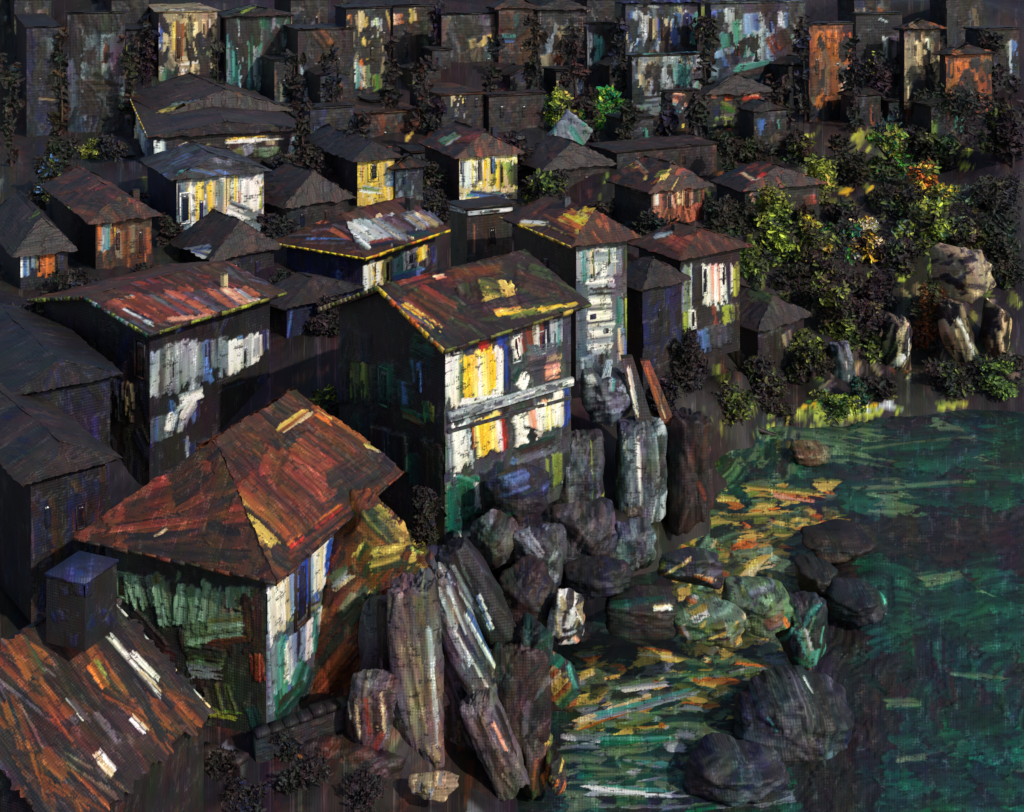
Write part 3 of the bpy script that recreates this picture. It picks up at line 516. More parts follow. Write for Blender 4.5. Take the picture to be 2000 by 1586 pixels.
# ---- left middle house
h=House('blue_walled_house','dark house with slate-blue side wall and salmon-red roof on the left',292,648,52,36,527,85,by=1010,axis=1,rise=.75,oh=.55,ohe=.5,bR='x',bL='x',bRoof='m')
h.R.wash(26,22,80,['Iis','ihu','sih','xis'],dry=.3)
h.R.many('305 670 300 795 24 uvt dry=.05;330 660 330 780 30 tvu dry=.05;362 655 362 770 34 uvu dry=.05;392 650 392 770 34 vuh dry=.05;340 790 405 765 22 vWu dry=.2;425 655 424 720 30 Iut;450 650 450 745 34 uWh dry=.2;482 650 482 725 34 WvW dry=.2;508 650 508 700 22 vWI dry=.3;520 640 520 690 10 iuI;270 810 268 900 20 hIi;310 810 308 870 36 htu dry=.2;350 800 340 850 30 WvI dry=.4;380 780 350 830 16 Wvx dry=.4;420 760 480 735 16 IxD dry=.4')
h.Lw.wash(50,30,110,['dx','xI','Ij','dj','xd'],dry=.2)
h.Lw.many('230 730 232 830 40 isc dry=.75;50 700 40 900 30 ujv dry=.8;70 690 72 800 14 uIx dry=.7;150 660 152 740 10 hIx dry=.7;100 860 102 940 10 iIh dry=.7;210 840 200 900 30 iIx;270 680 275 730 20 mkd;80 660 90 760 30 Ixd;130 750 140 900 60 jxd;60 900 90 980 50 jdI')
R=h.planes
R['N'].wash(34,24,100,['mrk','PkP','rmk','rPk'],ang=105,dry=.3)
R['N'].many('215 580 320 635 30 rqv dry=.05;240 575 345 635 26 rqr dry=.05;280 570 390 635 34 rPr dry=.05;330 562 440 625 30 Pqr dry=.1;370 565 470 620 26 PQr dry=.1;420 560 500 620 30 qPp dry=.35;450 560 520 610 26 pvq dry=.45;235 600 310 640 7 vWI dry=.1;320 632 480 618 12 rkp;490 585 525 600 20 pWk dry=.5')
R['F'].wash(14,30,80,['mkn','krk','kdP'])
R['F'].many('70 615 150 590 14 nkP;90 600 170 580 10 Pkr')
h.eave('N',0,'KJKkdKL',.15); h.eave('N',3,'KKugTk',.13,'gable_board'); h.eave('F',1,'KJrPk',.13,'gable_board')
h.window(333,688,347,742,'kmk','R','t'); h.window(474,682,480,712,'xkx','R','u'); h.window(398,665,406,700,'ktu','R'); h.window(266,665,282,735,'kmx','L','k'); h.window(120,720,140,790,'IxD','L')
h.chimney(438,560,10,26,'Cd'); h.done()
# ---- grey and yellow eaved house behind the tall one
h=House('grey_roofed_house','small house with pale grey streaked roof and yellow eaves, behind the tall centre house',708,492,66,32,850,560,by=600,axis=1,rise=1.25,i0=1.5,oh=.7,ohe=.5,bR='d',bL='I',bRoof='m')
h.R.many('720 505 722 575 16 WCW dry=.05;738 505 740 565 18 YWC dry=.05;755 500 757 560 14 YyY dry=.1;775 495 776 550 22 PuT dry=.3;800 485 802 530 22 Wtu dry=.3;822 480 824 515 18 YyO dry=.1;840 480 842 520 14 Pki;725 575 800 545 14 ukt dry=.4;760 545 840 525 14 thT dry=.4')
h.Lw.wash(30,20,60,['iI','Ix','id','xI'],dry=.2); h.Lw.many('600 520 602 600 20 iBI dry=.5;660 520 662 600 20 ihI dry=.5')
R=h.planes
R['N'].many('665 430 740 485 22 vWu dry=.05;685 425 765 482 26 wvP dry=.05;712 422 795 478 26 vuC dry=.05;740 418 815 470 24 uPv dry=.05;770 415 830 455 30 Pkt dry=.3;800 415 850 450 30 uct dry=.2;830 415 870 440 26 ctu dry=.2;720 480 780 470 10 xIr;790 462 850 452 9 efI dry=.3')
if 'E0' in R: R['E0'].wash(20,22,80,['mnm','mkP','mkq'],ang=10); R['E0'].many('580 470 700 472 9 Pmh;600 455 700 440 18 mPk;640 440 700 470 14 qkP dry=.4')
R['F'].wash(8,20,60,['mk','kd'])
if 'E0' in R: h.eave('E0',0,'YYYzY',.13)
h.eave('N',0,'YYOYKY',.16)
h.window(752,508,760,552,'xdx','R','C'); h.window(728,512,733,550,'xkx','R'); h.window(796,496,806,515,'ktx','R','v'); h.window(832,485,838,500,'xkY','R')
h.chimney(800,425,14,40,'kP',1.0); h.done()
# ---- flat dark block with pale parapet
h=House('dark_block_house','squat dark brown block with a pale snow-like parapet edge, left of the ochre tower roof',912,412,63,58,1000,880,by=530,flat=True,oh=.15,bR='k',bL='E',bRoof='k')
h.R.wash(16,20,60,['kmk','kdk','mkd'],dry=.2); h.R.many('925 430 926 500 5 kqk;990 430 990 500 12 Ekd'); h.Lw.wash(8,16,60,['efE','Ed'],dry=.2)
h.band(912,416,998,408,8,'vkuWk','R','parapet',.15); h.band(884,405,911,412,9,'vWnv','L','parapet',.15)
h.window(955,445,966,478,'xDx','R','m'); h.done()
# ---- tower house
h=House('tower_house','narrow pale tower-like house with bright ochre roof, right of the tall centre house',1125,468,56,62,1224,1004,by=720,axis=2,rise=.85,i0=.7,i1=1.2,oh=.55,ohe=.5,bR='t',bL='k',bRoof='m')
h.R.many('1138 480 1140 560 24 vTu dry=.05;1165 478 1166 545 30 vCWv dry=.05;1190 478 1190 550 26 WvC dry=.05;1214 478 1215 545 18 usJ dry=.3;1140 555 1210 548 18 vWv dry=.2;1150 505 1210 500 18 Wvu dry=.25;1140 590 1205 586 16 uWv dry=.1;1140 605 1205 600 16 WtW dry=.1;1140 625 1205 620 16 vIW dry=.1;1140 645 1205 640 16 WvW dry=.1;1140 665 1205 660 16 vuW dry=.1;1140 685 1205 680 18 uvW dry=.1;1160 690 1162 720 40 vuk dry=.4;1212 570 1214 640 12 GTg dry=.2;1220 560 1222 700 10 uEL dry=.4;1213 630 1215 720 12 uCh dry=.3;1180 556 1186 580 9 rkx;1140 570 1210 566 10 xuk dry=.3')
h.Lw.wash(40,26,70,['kdk','kmk','dk','kxd'],dry=.2)  # dark washes paint the shade of the left wall
R=h.planes
for k_ in ('N','E1','E0','F'):
    if k_ in R: R[k_].wash(12,16,60,['kmn','mkd','mno'],dry=.2)
R['N'].many('1075 425 1160 462 26 ozY dry=.1;1095 412 1180 460 22 OYo dry=.1;1120 408 1215 455 20 YzY dry=.05;1140 405 1235 452 14 oYz dry=.2;1050 422 1130 460 14 zmo dry=.2;1150 455 1240 452 9 YzW dry=.2;1010 435 1080 440 10 zWJ dry=.4')
h.eave('N',0,'YzYkY',.13); 
h.window(1152,486,1160,548,'EJx','R','v',tilt=0); h.window(1186,482,1192,520,'JEc','R'); h.window(1150,612,1166,624,'Iit','R'); h.window(1176,640,1190,652,'uxk','R'); h.window(1060,500,1072,550,'xkD','L')
h.chimney(1106,412,12,28,'Pk'); h.done()
# ---- white house to the right
h=House('white_streaked_house','white-walled house with red-brown roof at centre right, leafy yellow-green at its foot',1330,500,64,56,1445,1248,by=690,axis=2,rise=.85,i0=.8,i1=.8,oh=.5,ohe=.4,bR='d',bL='d',bRoof='m')
h.R.many('1340 510 1342 640 14 uKv dry=.5;1362 508 1364 600 16 IdI dry=.2;1385 508 1388 600 20 WWp dry=.15;1403 508 1404 610 14 WpW dry=.2;1420 508 1422 600 14 WIW dry=.2;1436 508 1438 590 10 JLK dry=.3;1350 600 1356 650 18 KWd dry=.4;1400 590 1404 640 16 rWk dry=.5;1425 590 1428 640 24 LKJ dry=.4;1340 600 1340 660 10 LKW dry=.5;1395 630 1398 690 50 hsj dry=.5')
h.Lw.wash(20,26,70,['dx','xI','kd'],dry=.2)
for k_ in ('N','E1','E0','F'):
    if k_ in h.planes: h.planes[k_].wash(16,14,50,['kmk','nmk','mrn','krn'],dry=.3)
h.planes['N'].many('1290 460 1350 495 18 nrq dry=.2;1330 455 1400 492 22 rqn dry=.2;1380 450 1435 490 20 qrp dry=.2;1275 462 1320 455 9 vuk dry=.4')
h.window(1372,520,1380,575,'xID','R','W'); h.window(1410,516,1415,560,'Idx','R'); h.window(1350,605,1356,640,'xdx','R'); h.chimney(1318,458,10,20,'km'); h.done()
# ---- white / yellow cottage
UPFLAT=True
def simple(name,label,cx,ey,d,th,rx,lx,by,bR,bL,bRoof,Rk,Rw=12,rl=60,nR=18,strokes='',roofk=('km','kd'),roofs='',rise=1.3,axis=2,i0=.6,i1=.6,wins=(),eave=None,flat=False,group=None,chim=None,Lk=('dx','kd'),cat='house',dry=.35,oh=.4,cov=1.,angR=90,Ls='',lab=None):
    if group and 'far hillside' in group and random.random()<.7: flat=True; oh=.12
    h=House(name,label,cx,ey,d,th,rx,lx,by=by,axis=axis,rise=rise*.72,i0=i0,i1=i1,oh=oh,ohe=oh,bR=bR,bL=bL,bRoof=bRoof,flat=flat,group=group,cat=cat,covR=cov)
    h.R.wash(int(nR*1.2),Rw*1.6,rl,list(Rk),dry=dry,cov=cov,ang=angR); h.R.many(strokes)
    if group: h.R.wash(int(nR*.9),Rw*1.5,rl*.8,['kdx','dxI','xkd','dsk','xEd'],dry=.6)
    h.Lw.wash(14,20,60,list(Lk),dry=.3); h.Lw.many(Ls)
    for k_,p in h.planes.items(): p.wash(26,24,60,list(roofk)+['dxd','kdk'],ang=random.choice((100,80,20,160)) if not flat else 20,dry=.4)
    if roofs: h.planes['T' if flat else 'N'].many(roofs)
    if eave:
        for k_ in (('N','E1') if not flat else ()):
            if k_ in h.planes: h.eave(k_,0,eave,.14)
    for w in wins: h.window(*w[:4],*(w[4:]))
    if chim: h.chimney(*chim)
    h.done(); return h
simple('yellow_window_cottage','white cottage with golden-yellow streaks between dark window slots, upper left',345,350,72,60,515,288,455,'u','I','s',['uWv','Wcu','CWu'],strokes='352 355 350 440 12 WIu dry=.2;375 355 378 440 12 YWY dry=.05;392 345 388 440 10 YyY dry=.05;412 345 410 435 14 uYC dry=.05;430 340 430 430 16 cuC dry=.05;447 335 447 420 8 nCc dry=.05;458 335 458 400 9 WYW;466 370 464 415 10 YWO dry=.3;490 345 490 420 30 WWW dry=.35;508 355 508 420 14 WLu dry=.5;440 400 500 425 20 Wdu dry=.6;385 440 410 447 8 YOY;350 430 360 450 10 WuI',roofk=['sjt','ths','dsk'],roofs='240 345 330 350 14 vuh dry=.1;260 350 320 345 10 uWI;330 350 400 335 14 hIT dry=.2;360 345 420 340 10 YvK dry=.3',wins=((353,378,371,435,'IxI','R','W'),(388,388,398,438,'IiD','R'),(468,352,478,392,'Ixd','R','W')),rise=1.2,chim=(392,338,10,16,'vI'))
simple('brown_cottage','tawny brown cottage with rust roof on the left, under the yellow-streaked one',187,430,64,58,296,98,520,'m','d','m',['nmo','omn','cmn','nkm'],strokes='198 432 198 498 12 OvC dry=.05;210 430 210 500 12 uTC dry=.05;220 440 219 490 6 OnY;240 440 242 515 22 cok dry=.1;262 435 262 515 22 ncm dry=.1;284 435 284 505 14 kmo dry=.2;225 435 290 425 10 mkn',roofk=['mnm','kmn','krm'],roofs='130 405 220 425 26 nmk;190 380 270 405 20 mrm dry=.2;120 370 180 360 14 nmk;200 420 290 410 10 rok dry=.3',wins=((224,448,236,492,'kmx','R'),(270,448,279,500,'dkI','R','n')),rise=1.2,chim=(265,392,12,22,'mk'),eave='mkkJ')
simple('blue_orange_hut','narrow hut with one blue-white and one orange stripe at the far left edge',40,488,60,60,132,-10,560,'d','x','k',['xdk','Idx'],strokes='44 490 45 550 12 vWh dry=.35;56 488 56 545 12 hvI dry=.2;68 490 67 530 8 uJC dry=.3;86 485 84 545 16 OoO dry=.1;98 487 97 550 14 oOo dry=.2;118 490 118 535 10 msI dry=.4',roofk=['dk','kE','dx'],roofs='60 450 160 445 26 kdk;60 420 100 400 16 KJd dry=.6',wins=((74,495,79,535,'Idk','R'),(108,492,114,530,'dkx','R')),rise=1.6)
simple('yellow_roofed_terrace','long low house with a bright yellow roof edge, upper left',300,270,84,70,586,262,335,'d','t','k',['dkd','Kdk','jkd','ckd'],Rw=14,rl=40,strokes='315 270 316 320 22 Wvd dry=.3;280 262 281 300 14 vWc dry=.3;355 275 372 320 14 pWC dry=.1;370 285 378 325 22 uWv dry=.1;392 285 392 320 10 Wvk dry=.2;430 275 560 270 10 kWY dry=.5;470 285 480 310 40 JuH dry=.2;520 285 520 310 40 HAk dry=.2;555 300 560 330 16 OpR dry=.3;575 260 568 345 12 vTA dry=.05;582 300 600 325 12 xIx',roofk=['kdk','Hkd','kmk'],roofs='350 262 570 244 8 YKY dry=.05;380 268 575 256 9 WvY dry=.1;400 274 560 266 7 WPW dry=.3;430 256 540 248 5 HkY;340 268 400 262 6 WYu',Ls='268 240 270 300 10 WCW dry=.2;285 260 285 305 12 vWu dry=.3',wins=((400,285,412,310,'kxd','R','m'),(440,285,450,305,'xkd','R'),(500,286,512,310,'xHd','R'),(535,288,546,310,'kxd','R','J')),rise=.9,eave='YYzWY',i0=0.5,i1=.5)
simple('yellow_cottage','small golden-yellow cottage with one dark jagged window, top centre left',698,312,80,62,770,600,390,'z','d','d',['zYC','YzC'],strokes='706 315 704 365 10 YCO dry=.1;718 312 717 365 12 YzY;735 312 734 372 16 yYz;750 312 749 372 10 zuW dry=.2;764 330 764 370 14 uht dry=.3;700 368 750 374 9 WKv dry=.4',wins=((720,318,738,352,'dEx','R','z'),),roofk=['dk','kD','xk'],rise=1.0,chim=(760,300,9,14,'kr'))
simple('slate_lean_cottage','dim blue-grey cottage wall joined right of the small golden-yellow cottage',772,328,81,62,826,768,385,'j','d','k',['tIj','sjt','ukt'],roofk=['mk','nk'],roofs='760 330 815 320 10 krn',rise=.7,wins=((785,340,793,362,'xId','R'),),nR=10)
simple('cream_gable_house','cream and lemon house with three dark window slots, top centre',897,305,82,66,1010,830,400,'C','k','m',['CyW','zyC','yWC'],strokes='903 308 904 370 8 WIu;915 306 915 375 12 WWW dry=.1;928 306 928 375 12 yWz;944 306 943 375 10 WyY;962 308 962 372 12 yzK;976 306 976 375 10 YzJ;990 306 992 372 16 LKJ dry=.4;1005 310 1005 375 12 JEk dry=.4;905 380 1000 378 7 vTd dry=.3;915 376 1010 388 9 hku dry=.4',wins=((898,312,906,342,'Ius','R'),(932,308,942,358,'ItI','R','W'),(956,304,968,342,'Ihd','R'),(976,318,984,360,'kdz','R')),roofk=['mnm','nkm','rmn'],roofs='880 270 1000 262 16 nrm dry=.2;860 285 900 260 12 vKT dry=.4;900 290 1000 285 12 mok dry=.3',rise=1.7,eave='kmo',chim=(965,270,10,22,'Ik'))
simple('terracotta_cottage','little terracotta-pink cottage under orange roof, right of centre in the upper half',1272,372,76,60,1375,1200,425,'m','d','m',['rqn','pqr','nqk'],strokes='1283 375 1283 408 12 pWq;1296 375 1296 408 12 qrk;1308 375 1307 408 8 pWk;1330 365 1330 405 14 qCk;1350 362 1349 405 12 qck dry=.2;1365 365 1365 400 10 kJm;1280 372 1360 355 8 rqC dry=.2',wins=((1302,376,1312,410,'dmx','R'),(1336,370,1347,408,'mxk','R','q')),roofk=['mkk','nrk','mkz'],roofs='1270 350 1370 330 16 OrK dry=.4;1290 360 1390 348 9 nrz dry=.3;1240 310 1270 345 10 qck dry=.4',rise=1.7,eave='kmk')
simple('pink_roof_hut','low hut with bright pink and orange roof in the trees at the right',1455,372,84,66,1600,1400,440,'E','d','k',['HEk','JEd','KHd','dEk'],strokes='1490 380 1495 425 30 KJH dry=.3;1470 370 1478 395 14 pPs dry=.3;1560 375 1562 410 12 kxk;1580 378 1582 405 16 mnr dry=.2',roofk=['mkd','nrk','krm'],roofs='1470 345 1540 350 12 WpR dry=.3;1520 350 1590 350 9 rpW dry=.2;1540 340 1600 345 9 OrO dry=.2;1560 325 1590 320 14 nom dry=.4;1450 335 1480 355 9 pCk dry=.4',rise=1.6,wins=((1528,380,1538,410,'xkd','R'),))
# houses higher up; each is its own block with facade streaks
UP='houses stacked up the far hillside'
RwS=1.5
simple('dark_gable_house','wide dark-roofed house just above the yellow-edged terrace',325,228,93,64,560,262,260,'d','d','k',['dxk','kdx'],roofk=['kdk','mkx','kHd','dkn'],roofs='310 215 400 200 9 zJu dry=.4;420 190 540 198 8 utk dry=.4;460 240 510 228 10 qnk dry=.3;395 240 420 220 12 qPk dry=.3;340 225 380 210 12 JkP dry=.5;540 205 600 200 12 nkm',rise=2.2,group=UP,wins=((440,232,450,248,'rqk','R'),(500,230,512,246,'qOk','R')))
simple('slate_tall_house','tall slate-grey house with dark horizontal ledges at the top left',132,28,106,72,244,58,285,'s','x','d',['sjt','tjI','sxj','utk'],Rw=18,rl=150,dry=.3,strokes='150 40 150 250 22 tju;190 60 190 160 40 tsu dry=.3;225 60 226 160 24 tPs dry=.4;150 210 200 212 24 ttj;140 165 250 170 16 kdk dry=.1;140 215 235 222 14 kxk;210 80 205 130 8 nkm dry=.3;175 280 200 310 10 JLK dry=.5',roofk=['xd','dI'],group=UP,rise=1.2,wins=((150,172,165,200,'xkI','R'),(205,182,222,208,'dxk','R'),(178,100,190,140,'jDx','R')))
simple('navy_corner_house','very dark navy house with a faint rusty patch at the upper left corner',52,55,104,66,116,-30,290,'I','x','x',['Ixd','Isx','jIx'],Rw=14,rl=90,strokes='95 70 96 120 26 sjt dry=.5;80 90 80 115 10 mnk dry=.4;70 190 130 196 6 Pck dry=.3;20 120 24 200 12 uhj dry=.7;75 240 85 260 10 CkP dry=.5',roofk=['xI'],group=UP,wins=((74,150,84,180,'DIx','R'),(98,205,106,235,'dxI','R')))
simple('beige_tall_house','tall beige house with brown streaks, its base blue-white, top left',310,26,116,70,424,262,190,'c','d','c',['Ccb','cbC','bcn','cWb'],Rw=13,rl=90,strokes='318 40 316 110 12 WhC dry=.3;335 35 334 110 14 Ccz;352 35 350 120 12 nbo;375 35 376 115 16 cPC;400 30 400 105 16 CbW;350 120 410 112 12 WCv dry=.5;330 130 326 180 16 AEM dry=.5;385 150 386 178 22 vWh dry=.2;412 150 412 176 10 pCv dry=.3;355 150 362 175 14 kxd;320 180 330 220 14 uAx dry=.6',roofk=['cCs','vct'],roofs='320 30 350 18 8 WvC dry=.3;360 22 410 28 6 WCk dry=.3',group=UP,wins=((344,68,354,118,'kmx','R','b'),(366,88,374,120,'kxm','R'),(396,44,402,70,'dbx','R')),rise=1.0)
simple('teal_tall_house','tall teal-streaked house beside the beige one at the top',442,34,116,70,566,430,200,'g','d','d',['gfu','fuT','fes','uge'],Rw=11,rl=130,strokes='452 40 451 180 10 ugT dry=.2;470 40 470 190 8 vTv dry=.1;486 36 486 190 9 gTf dry=.1;500 40 500 180 8 vug dry=.2;520 45 520 170 14 tsf dry=.2;545 40 545 170 14 jkt dry=.3;558 60 558 170 6 utk dry=.4;500 5 505 40 14 zgK dry=.5',roofk=['dg','ed','Kd'],group=UP,wins=((508,150,522,180,'DIx','R'),(460,90,466,130,'ef','R'),(532,90,540,130,'xdx','R')),rise=1.0)
simple('rusty_dark_house','dark brown house with one rusty orange smear, top centre left',582,60,112,70,690,560,230,'k','d','k',['dkx','kdI','mkd','xdk'],Rw=14,rl=100,strokes='620 50 650 90 28 mok dry=.4;590 110 592 170 8 uvT dry=.4;600 170 600 220 10 vkA dry=.6;640 110 642 200 14 Ikx',roofk=['kx'],group=UP,wins=((612,120,624,155,'DxI','R'),(655,110,666,150,'xDk','R')))
simple('speckled_tan_house','house flecked with tan, gold and white at the top, left of centre',676,18,114,68,762,655,225,'d','I','d',['dkE','kcd','Edz'],Rw=11,rl=70,dry=.5,strokes='682 25 684 70 8 zOk dry=.3;715 15 716 70 22 CzE dry=.5;735 30 735 80 18 cvK dry=.5;700 110 702 180 12 WTO dry=.2;712 120 714 180 14 vCA dry=.3;735 140 738 190 14 KMJ dry=.4;765 130 768 170 14 JKb dry=.5;740 190 775 188 8 WYC dry=.4',roofk=['dk','kE'],group=UP,wins=((722,90,732,120,'xkD','R'),(746,60,754,90,'dkx','R')))
simple('orange_fleck_house','dark house with two orange-cream flecks under the top edge, left of centre',768,14,120,70,856,755,180,'d','d','k',['dkm','kdE','mkd'],strokes='776 25 778 50 14 CpO dry=.3;808 12 812 48 16 zCm dry=.4;800 60 802 150 18 Qdk dry=.4;840 70 842 160 20 sAb dry=.6',roofk=['xk'],group=UP,wins=((788,80,798,115,'xDk','R'),(822,90,830,120,'xdk','R')))
simple('grey_brown_house','grey-brown house with a tan patch, top centre',862,30,116,70,972,850,200,'s','d','d',['sbk','tQj','sjk','bks'],Rw=18,rl=90,strokes='900 15 902 50 14 uTs dry=.4;950 10 952 60 22 tuQ dry=.3;935 70 940 95 34 bcz dry=.3;900 90 903 160 34 tsb dry=.4;970 70 1010 72 18 hTI dry=.2',roofk=['jk'],group=UP,wins=((872,60,884,100,'dxj','R'),(912,110,924,150,'kdx','R','b'),(948,110,958,145,'kxd','R')))
simple('maroon_house','slim maroon-brown house with a small blue ledge, top centre',974,15,117,70,1040,962,210,'m','d','m',['mkm','nmk','mdk'],strokes='985 20 986 65 24 nmn;1000 90 1000 190 26 mkm;1010 25 1012 60 16 sgk dry=.4;975 75 1012 76 12 hIT dry=.2;1005 150 990 158 8 YzJ dry=.1;995 130 1002 150 6 YKk dry=.2',roofk=['mk'],group=UP,wins=((990,100,999,130,'xkm','R'),(1016,90,1023,120,'dkx','R')))
simple('net_grey_house','dim grey house with thin pale flecks, just right of top centre',1050,20,119,70,1146,1042,190,'j','d','d',['jsb','sbQ','uBk','tcs'],cov=.55,dry=.5,strokes='1095 40 1098 140 50 ucs dry=.5;1075 100 1078 150 30 cbn dry=.6',roofk=['jd'],group=UP,wins=((1066,60,1076,95,'Dxj','R'),(1108,70,1118,105,'xjD','R')))
simple('teal_edge_house','narrow house with a pale teal-white edge strip, upper right of centre',1148,48,117,70,1212,1142,200,'s','v','k',['skt','gts','mks'],strokes='1152 55 1152 140 8 vWv dry=.05;1165 60 1166 140 10 uTk dry=.3;1175 60 1176 120 10 gTt dry=.3;1195 60 1196 100 14 nkg dry=.4;1180 15 1182 50 20 nmk dry=.2',roofk=['mk','nm'],group=UP,wins=((1184,110,1194,145,'xkd','R'),(1200,75,1207,100,'dxk','R')))
simple('blue_white_villa','blue, white and tan streaked villa with three long windows, top right of centre',1222,8,114,68,1362,1214,112,'s','i','I',['uki','hvC','vkc','Iuc'],Rw=13,rl=80,strokes='1232 15 1234 90 10 ihv;1245 15 1246 90 14 vuW;1262 25 1264 90 10 vcW;1280 30 1282 88 10 CcB;1305 30 1306 90 14 uCv;1330 20 1320 95 22 huI dry=.1;1350 15 1344 100 18 ihT dry=.1;1240 5 1300 10 10 viu dry=.4',roofk=['iI','hi'],group=UP,wins=((1266,28,1274,86,'kxI','R'),(1290,30,1297,84,'xkb','R'),(1312,22,1320,60,'xIk','R'),(1338,30,1345,70,'dIi','R')),rise=.8)
simple('sage_grey_house','pale sage-grey house wall with a curved dark scratch, below the blue and white villa',1234,112,108,68,1372,1226,215,'u','d','k',['uvT','tuA','stu','uct'],Rw=20,rl=60,strokes='1290 110 1340 108 16 vTb dry=.4;1260 140 1262 190 22 Ccu dry=.5;1300 130 1304 180 40 uvT dry=.3;1335 120 1338 175 24 uTt dry=.3;1250 200 1330 190 16 usk dry=.5',roofk=['hT','Tu'],group=UP,wins=((1262,125,1270,168,'bkc','R'),(1322,110,1331,172,'mkx','R','u'),(1290,140,1298,170,'kdm','R')),rise=.6)
simple('powder_blue_house','powder-blue and turquoise house with rust smears, top right',1388,8,112,68,1572,1376,180,'s','d','t',['hsI','uks','Tsh','sjt','kum','dkx'],Rw=18,rl=70,dry=.45,strokes='1410 15 1412 50 34 hiv dry=.3;1440 30 1442 110 26 vTu dry=.2;1470 20 1476 90 30 lhv dry=.3;1490 50 1490 130 30 vul dry=.3;1460 60 1462 120 16 TvT dry=.2;1415 60 1420 100 20 TgI dry=.2;1390 60 1400 100 16 mnk dry=.2;1510 60 1530 100 34 nmk dry=.3;1410 95 1414 112 26 luh dry=.1;1555 60 1556 120 14 Tuh dry=.5;1430 150 1520 130 30 ekT dry=.5;1530 20 1531 60 16 vhj dry=.5',roofk=['hj','vt'],group=UP,wins=((1388,70,1400,130,'mkx','R'),(1432,84,1446,112,'mxn','R'),(1472,96,1482,128,'dxk','R','h'),(1502,40,1511,66,'Ihx','R')),rise=.8)
simple('turquoise_awning_house','low house with a turquoise and rose smear under its eave, upper right of centre',1300,182,102,66,1362,1292,270,'k','d','k',['kdk','dks'],strokes='1310 188 1340 192 12 rPp dry=.2;1308 200 1345 212 12 Tvp dry=.1;1315 212 1345 220 7 TTW;1335 240 1338 265 6 YzY dry=.3',roofk=['kd'],group=UP,wins=((1318,228,1326,250,'xkd','R'),))
simple('red_eaved_house','low house with a bright red-orange strip under a dark roof, upper right',1380,185,102,66,1505,1368,280,'k','d','k',['kdm','kHd'],strokes='1385 185 1420 188 10 RpO dry=.3;1405 190 1460 188 10 ORr dry=.2;1445 190 1488 186 9 RpR dry=.2;1400 205 1450 225 16 HMJ dry=.3;1450 210 1485 220 20 MgE dry=.4;1390 235 1440 235 18 JKP dry=.3;1480 200 1500 240 12 rPk dry=.3',roofk=['kd','xk'],roofs='1390 165 1490 160 16 kdk',group=UP,wins=((1418,232,1428,252,'dxk','R'),(1462,225,1470,245,'EdM','R')),rise=1.8)
simple('orange_tower_block','tall burnt-orange house with dark foot, upper right',1580,50,106,70,1664,1570,235,'o','d','k',['onm','oOn','nbo'],Rw=16,rl=90,strokes='1590 58 1592 110 20 oOo dry=.2;1610 55 1612 100 20 OoO dry=.2;1635 55 1636 120 22 oOn dry=.1;1654 60 1654 100 10 OnO;1620 120 1622 200 22 bno dry=.2;1645 140 1650 200 14 cpW dry=.3;1590 130 1592 200 16 knm dry=.3;1640 130 1642 170 6 kxd',roofk=['kd','nk'],group=UP,wins=((1590,112,1601,150,'kmx','R'),(1630,120,1639,160,'kdx','R'),(1606,66,1614,92,'mnk','R')))
simple('speckled_navy_house','dark netted-grey house with a lime fleck, between the two orange houses on the right',1672,30,108,70,1762,1664,240,'j','d','d',['jtx','jsd','xjI'],cov=.5,strokes='1700 120 1698 180 12 LKJ dry=.3;1700 180 1700 205 8 LKE dry=.4;1715 30 1740 40 14 vkc dry=.6;1740 60 1740 150 26 vxt dry=.7',roofk=['jd'],group=UP,wins=((1684,90,1692,120,'xDj','R'),(1728,110,1737,150,'Dxj','R')))
simple('sand_house','slim sand-coloured house with a dark green slit, far upper right',1766,58,106,70,1836,1758,200,'b','d','k',['Ccb','bcC'],strokes='1774 66 1778 140 18 Ccb;1792 70 1794 150 16 cCc;1812 70 1812 110 10 CWE dry=.3;1828 66 1828 120 10 bkn dry=.3;1780 40 1790 60 30 uck dry=.6;1800 150 1806 190 30 Ekd dry=.3',roofk=['bk','ok'],group=UP,wins=((1810,92,1817,130,'Exd','R'),(1784,84,1791,112,'kbx','R')),rise=.9)
simple('orange_far_house','squat burnt-orange house at the far upper right',1846,108,104,68,1936,1838,210,'o','d','k',['onO','noo','okn'],Rw=16,rl=60,strokes='1862 115 1860 180 22 oOn;1880 112 1880 185 16 OoO dry=.1;1895 130 1893 205 20 mkm;1915 112 1916 165 20 onk dry=.2;1930 115 1930 150 10 Onk dry=.4',roofk=['kE','od'],group=UP,wins=((1890,140,1900,180,'kxm','R'),(1868,126,1874,150,'mkx','R')),rise=.9)
simple('cream_window_house','dark house with one small cream patch above the cream gable house',862,188,100,66,945,800,262,'k','d','m',['kdk','dIx'],strokes='892 182 893 212 18 CWy dry=.3;885 215 915 225 14 vck dry=.5;925 170 930 215 20 Ixk',roofk=['mk','kd'],group=UP,wins=((905,190,911,210,'xkD','R'),(926,190,934,212,'IxD','R')),rise=1.5)
simple('deep_brown_house','dark brown house right of the cream patch',955,190,101,66,1062,940,262,'k','d','k',['kmk','kdk','mkk'],roofk=['km','kd'],group=UP,wins=((975,205,985,232,'xkD','R'),(1018,205,1027,230,'xdk','R')),rise=1.5)
simple('ochre_backed_house','brown house with bright ochre and green flecks, left of the cream gable house',700,225,98,66,820,640,300,'m','I','m',['mkn','kmE','nmk'],strokes='715 262 716 295 22 LJk dry=.5;735 270 740 300 24 LKC dry=.4;770 275 775 300 34 cok dry=.6;690 250 692 300 16 Iix;830 255 850 275 26 vTK dry=.6',roofk=['mk','kmn','nEm'],roofs='780 215 840 220 8 zok dry=.5',group=UP,wins=((748,255,757,282,'xkD','R'),(792,250,800,275,'kxm','R')),rise=1.4)
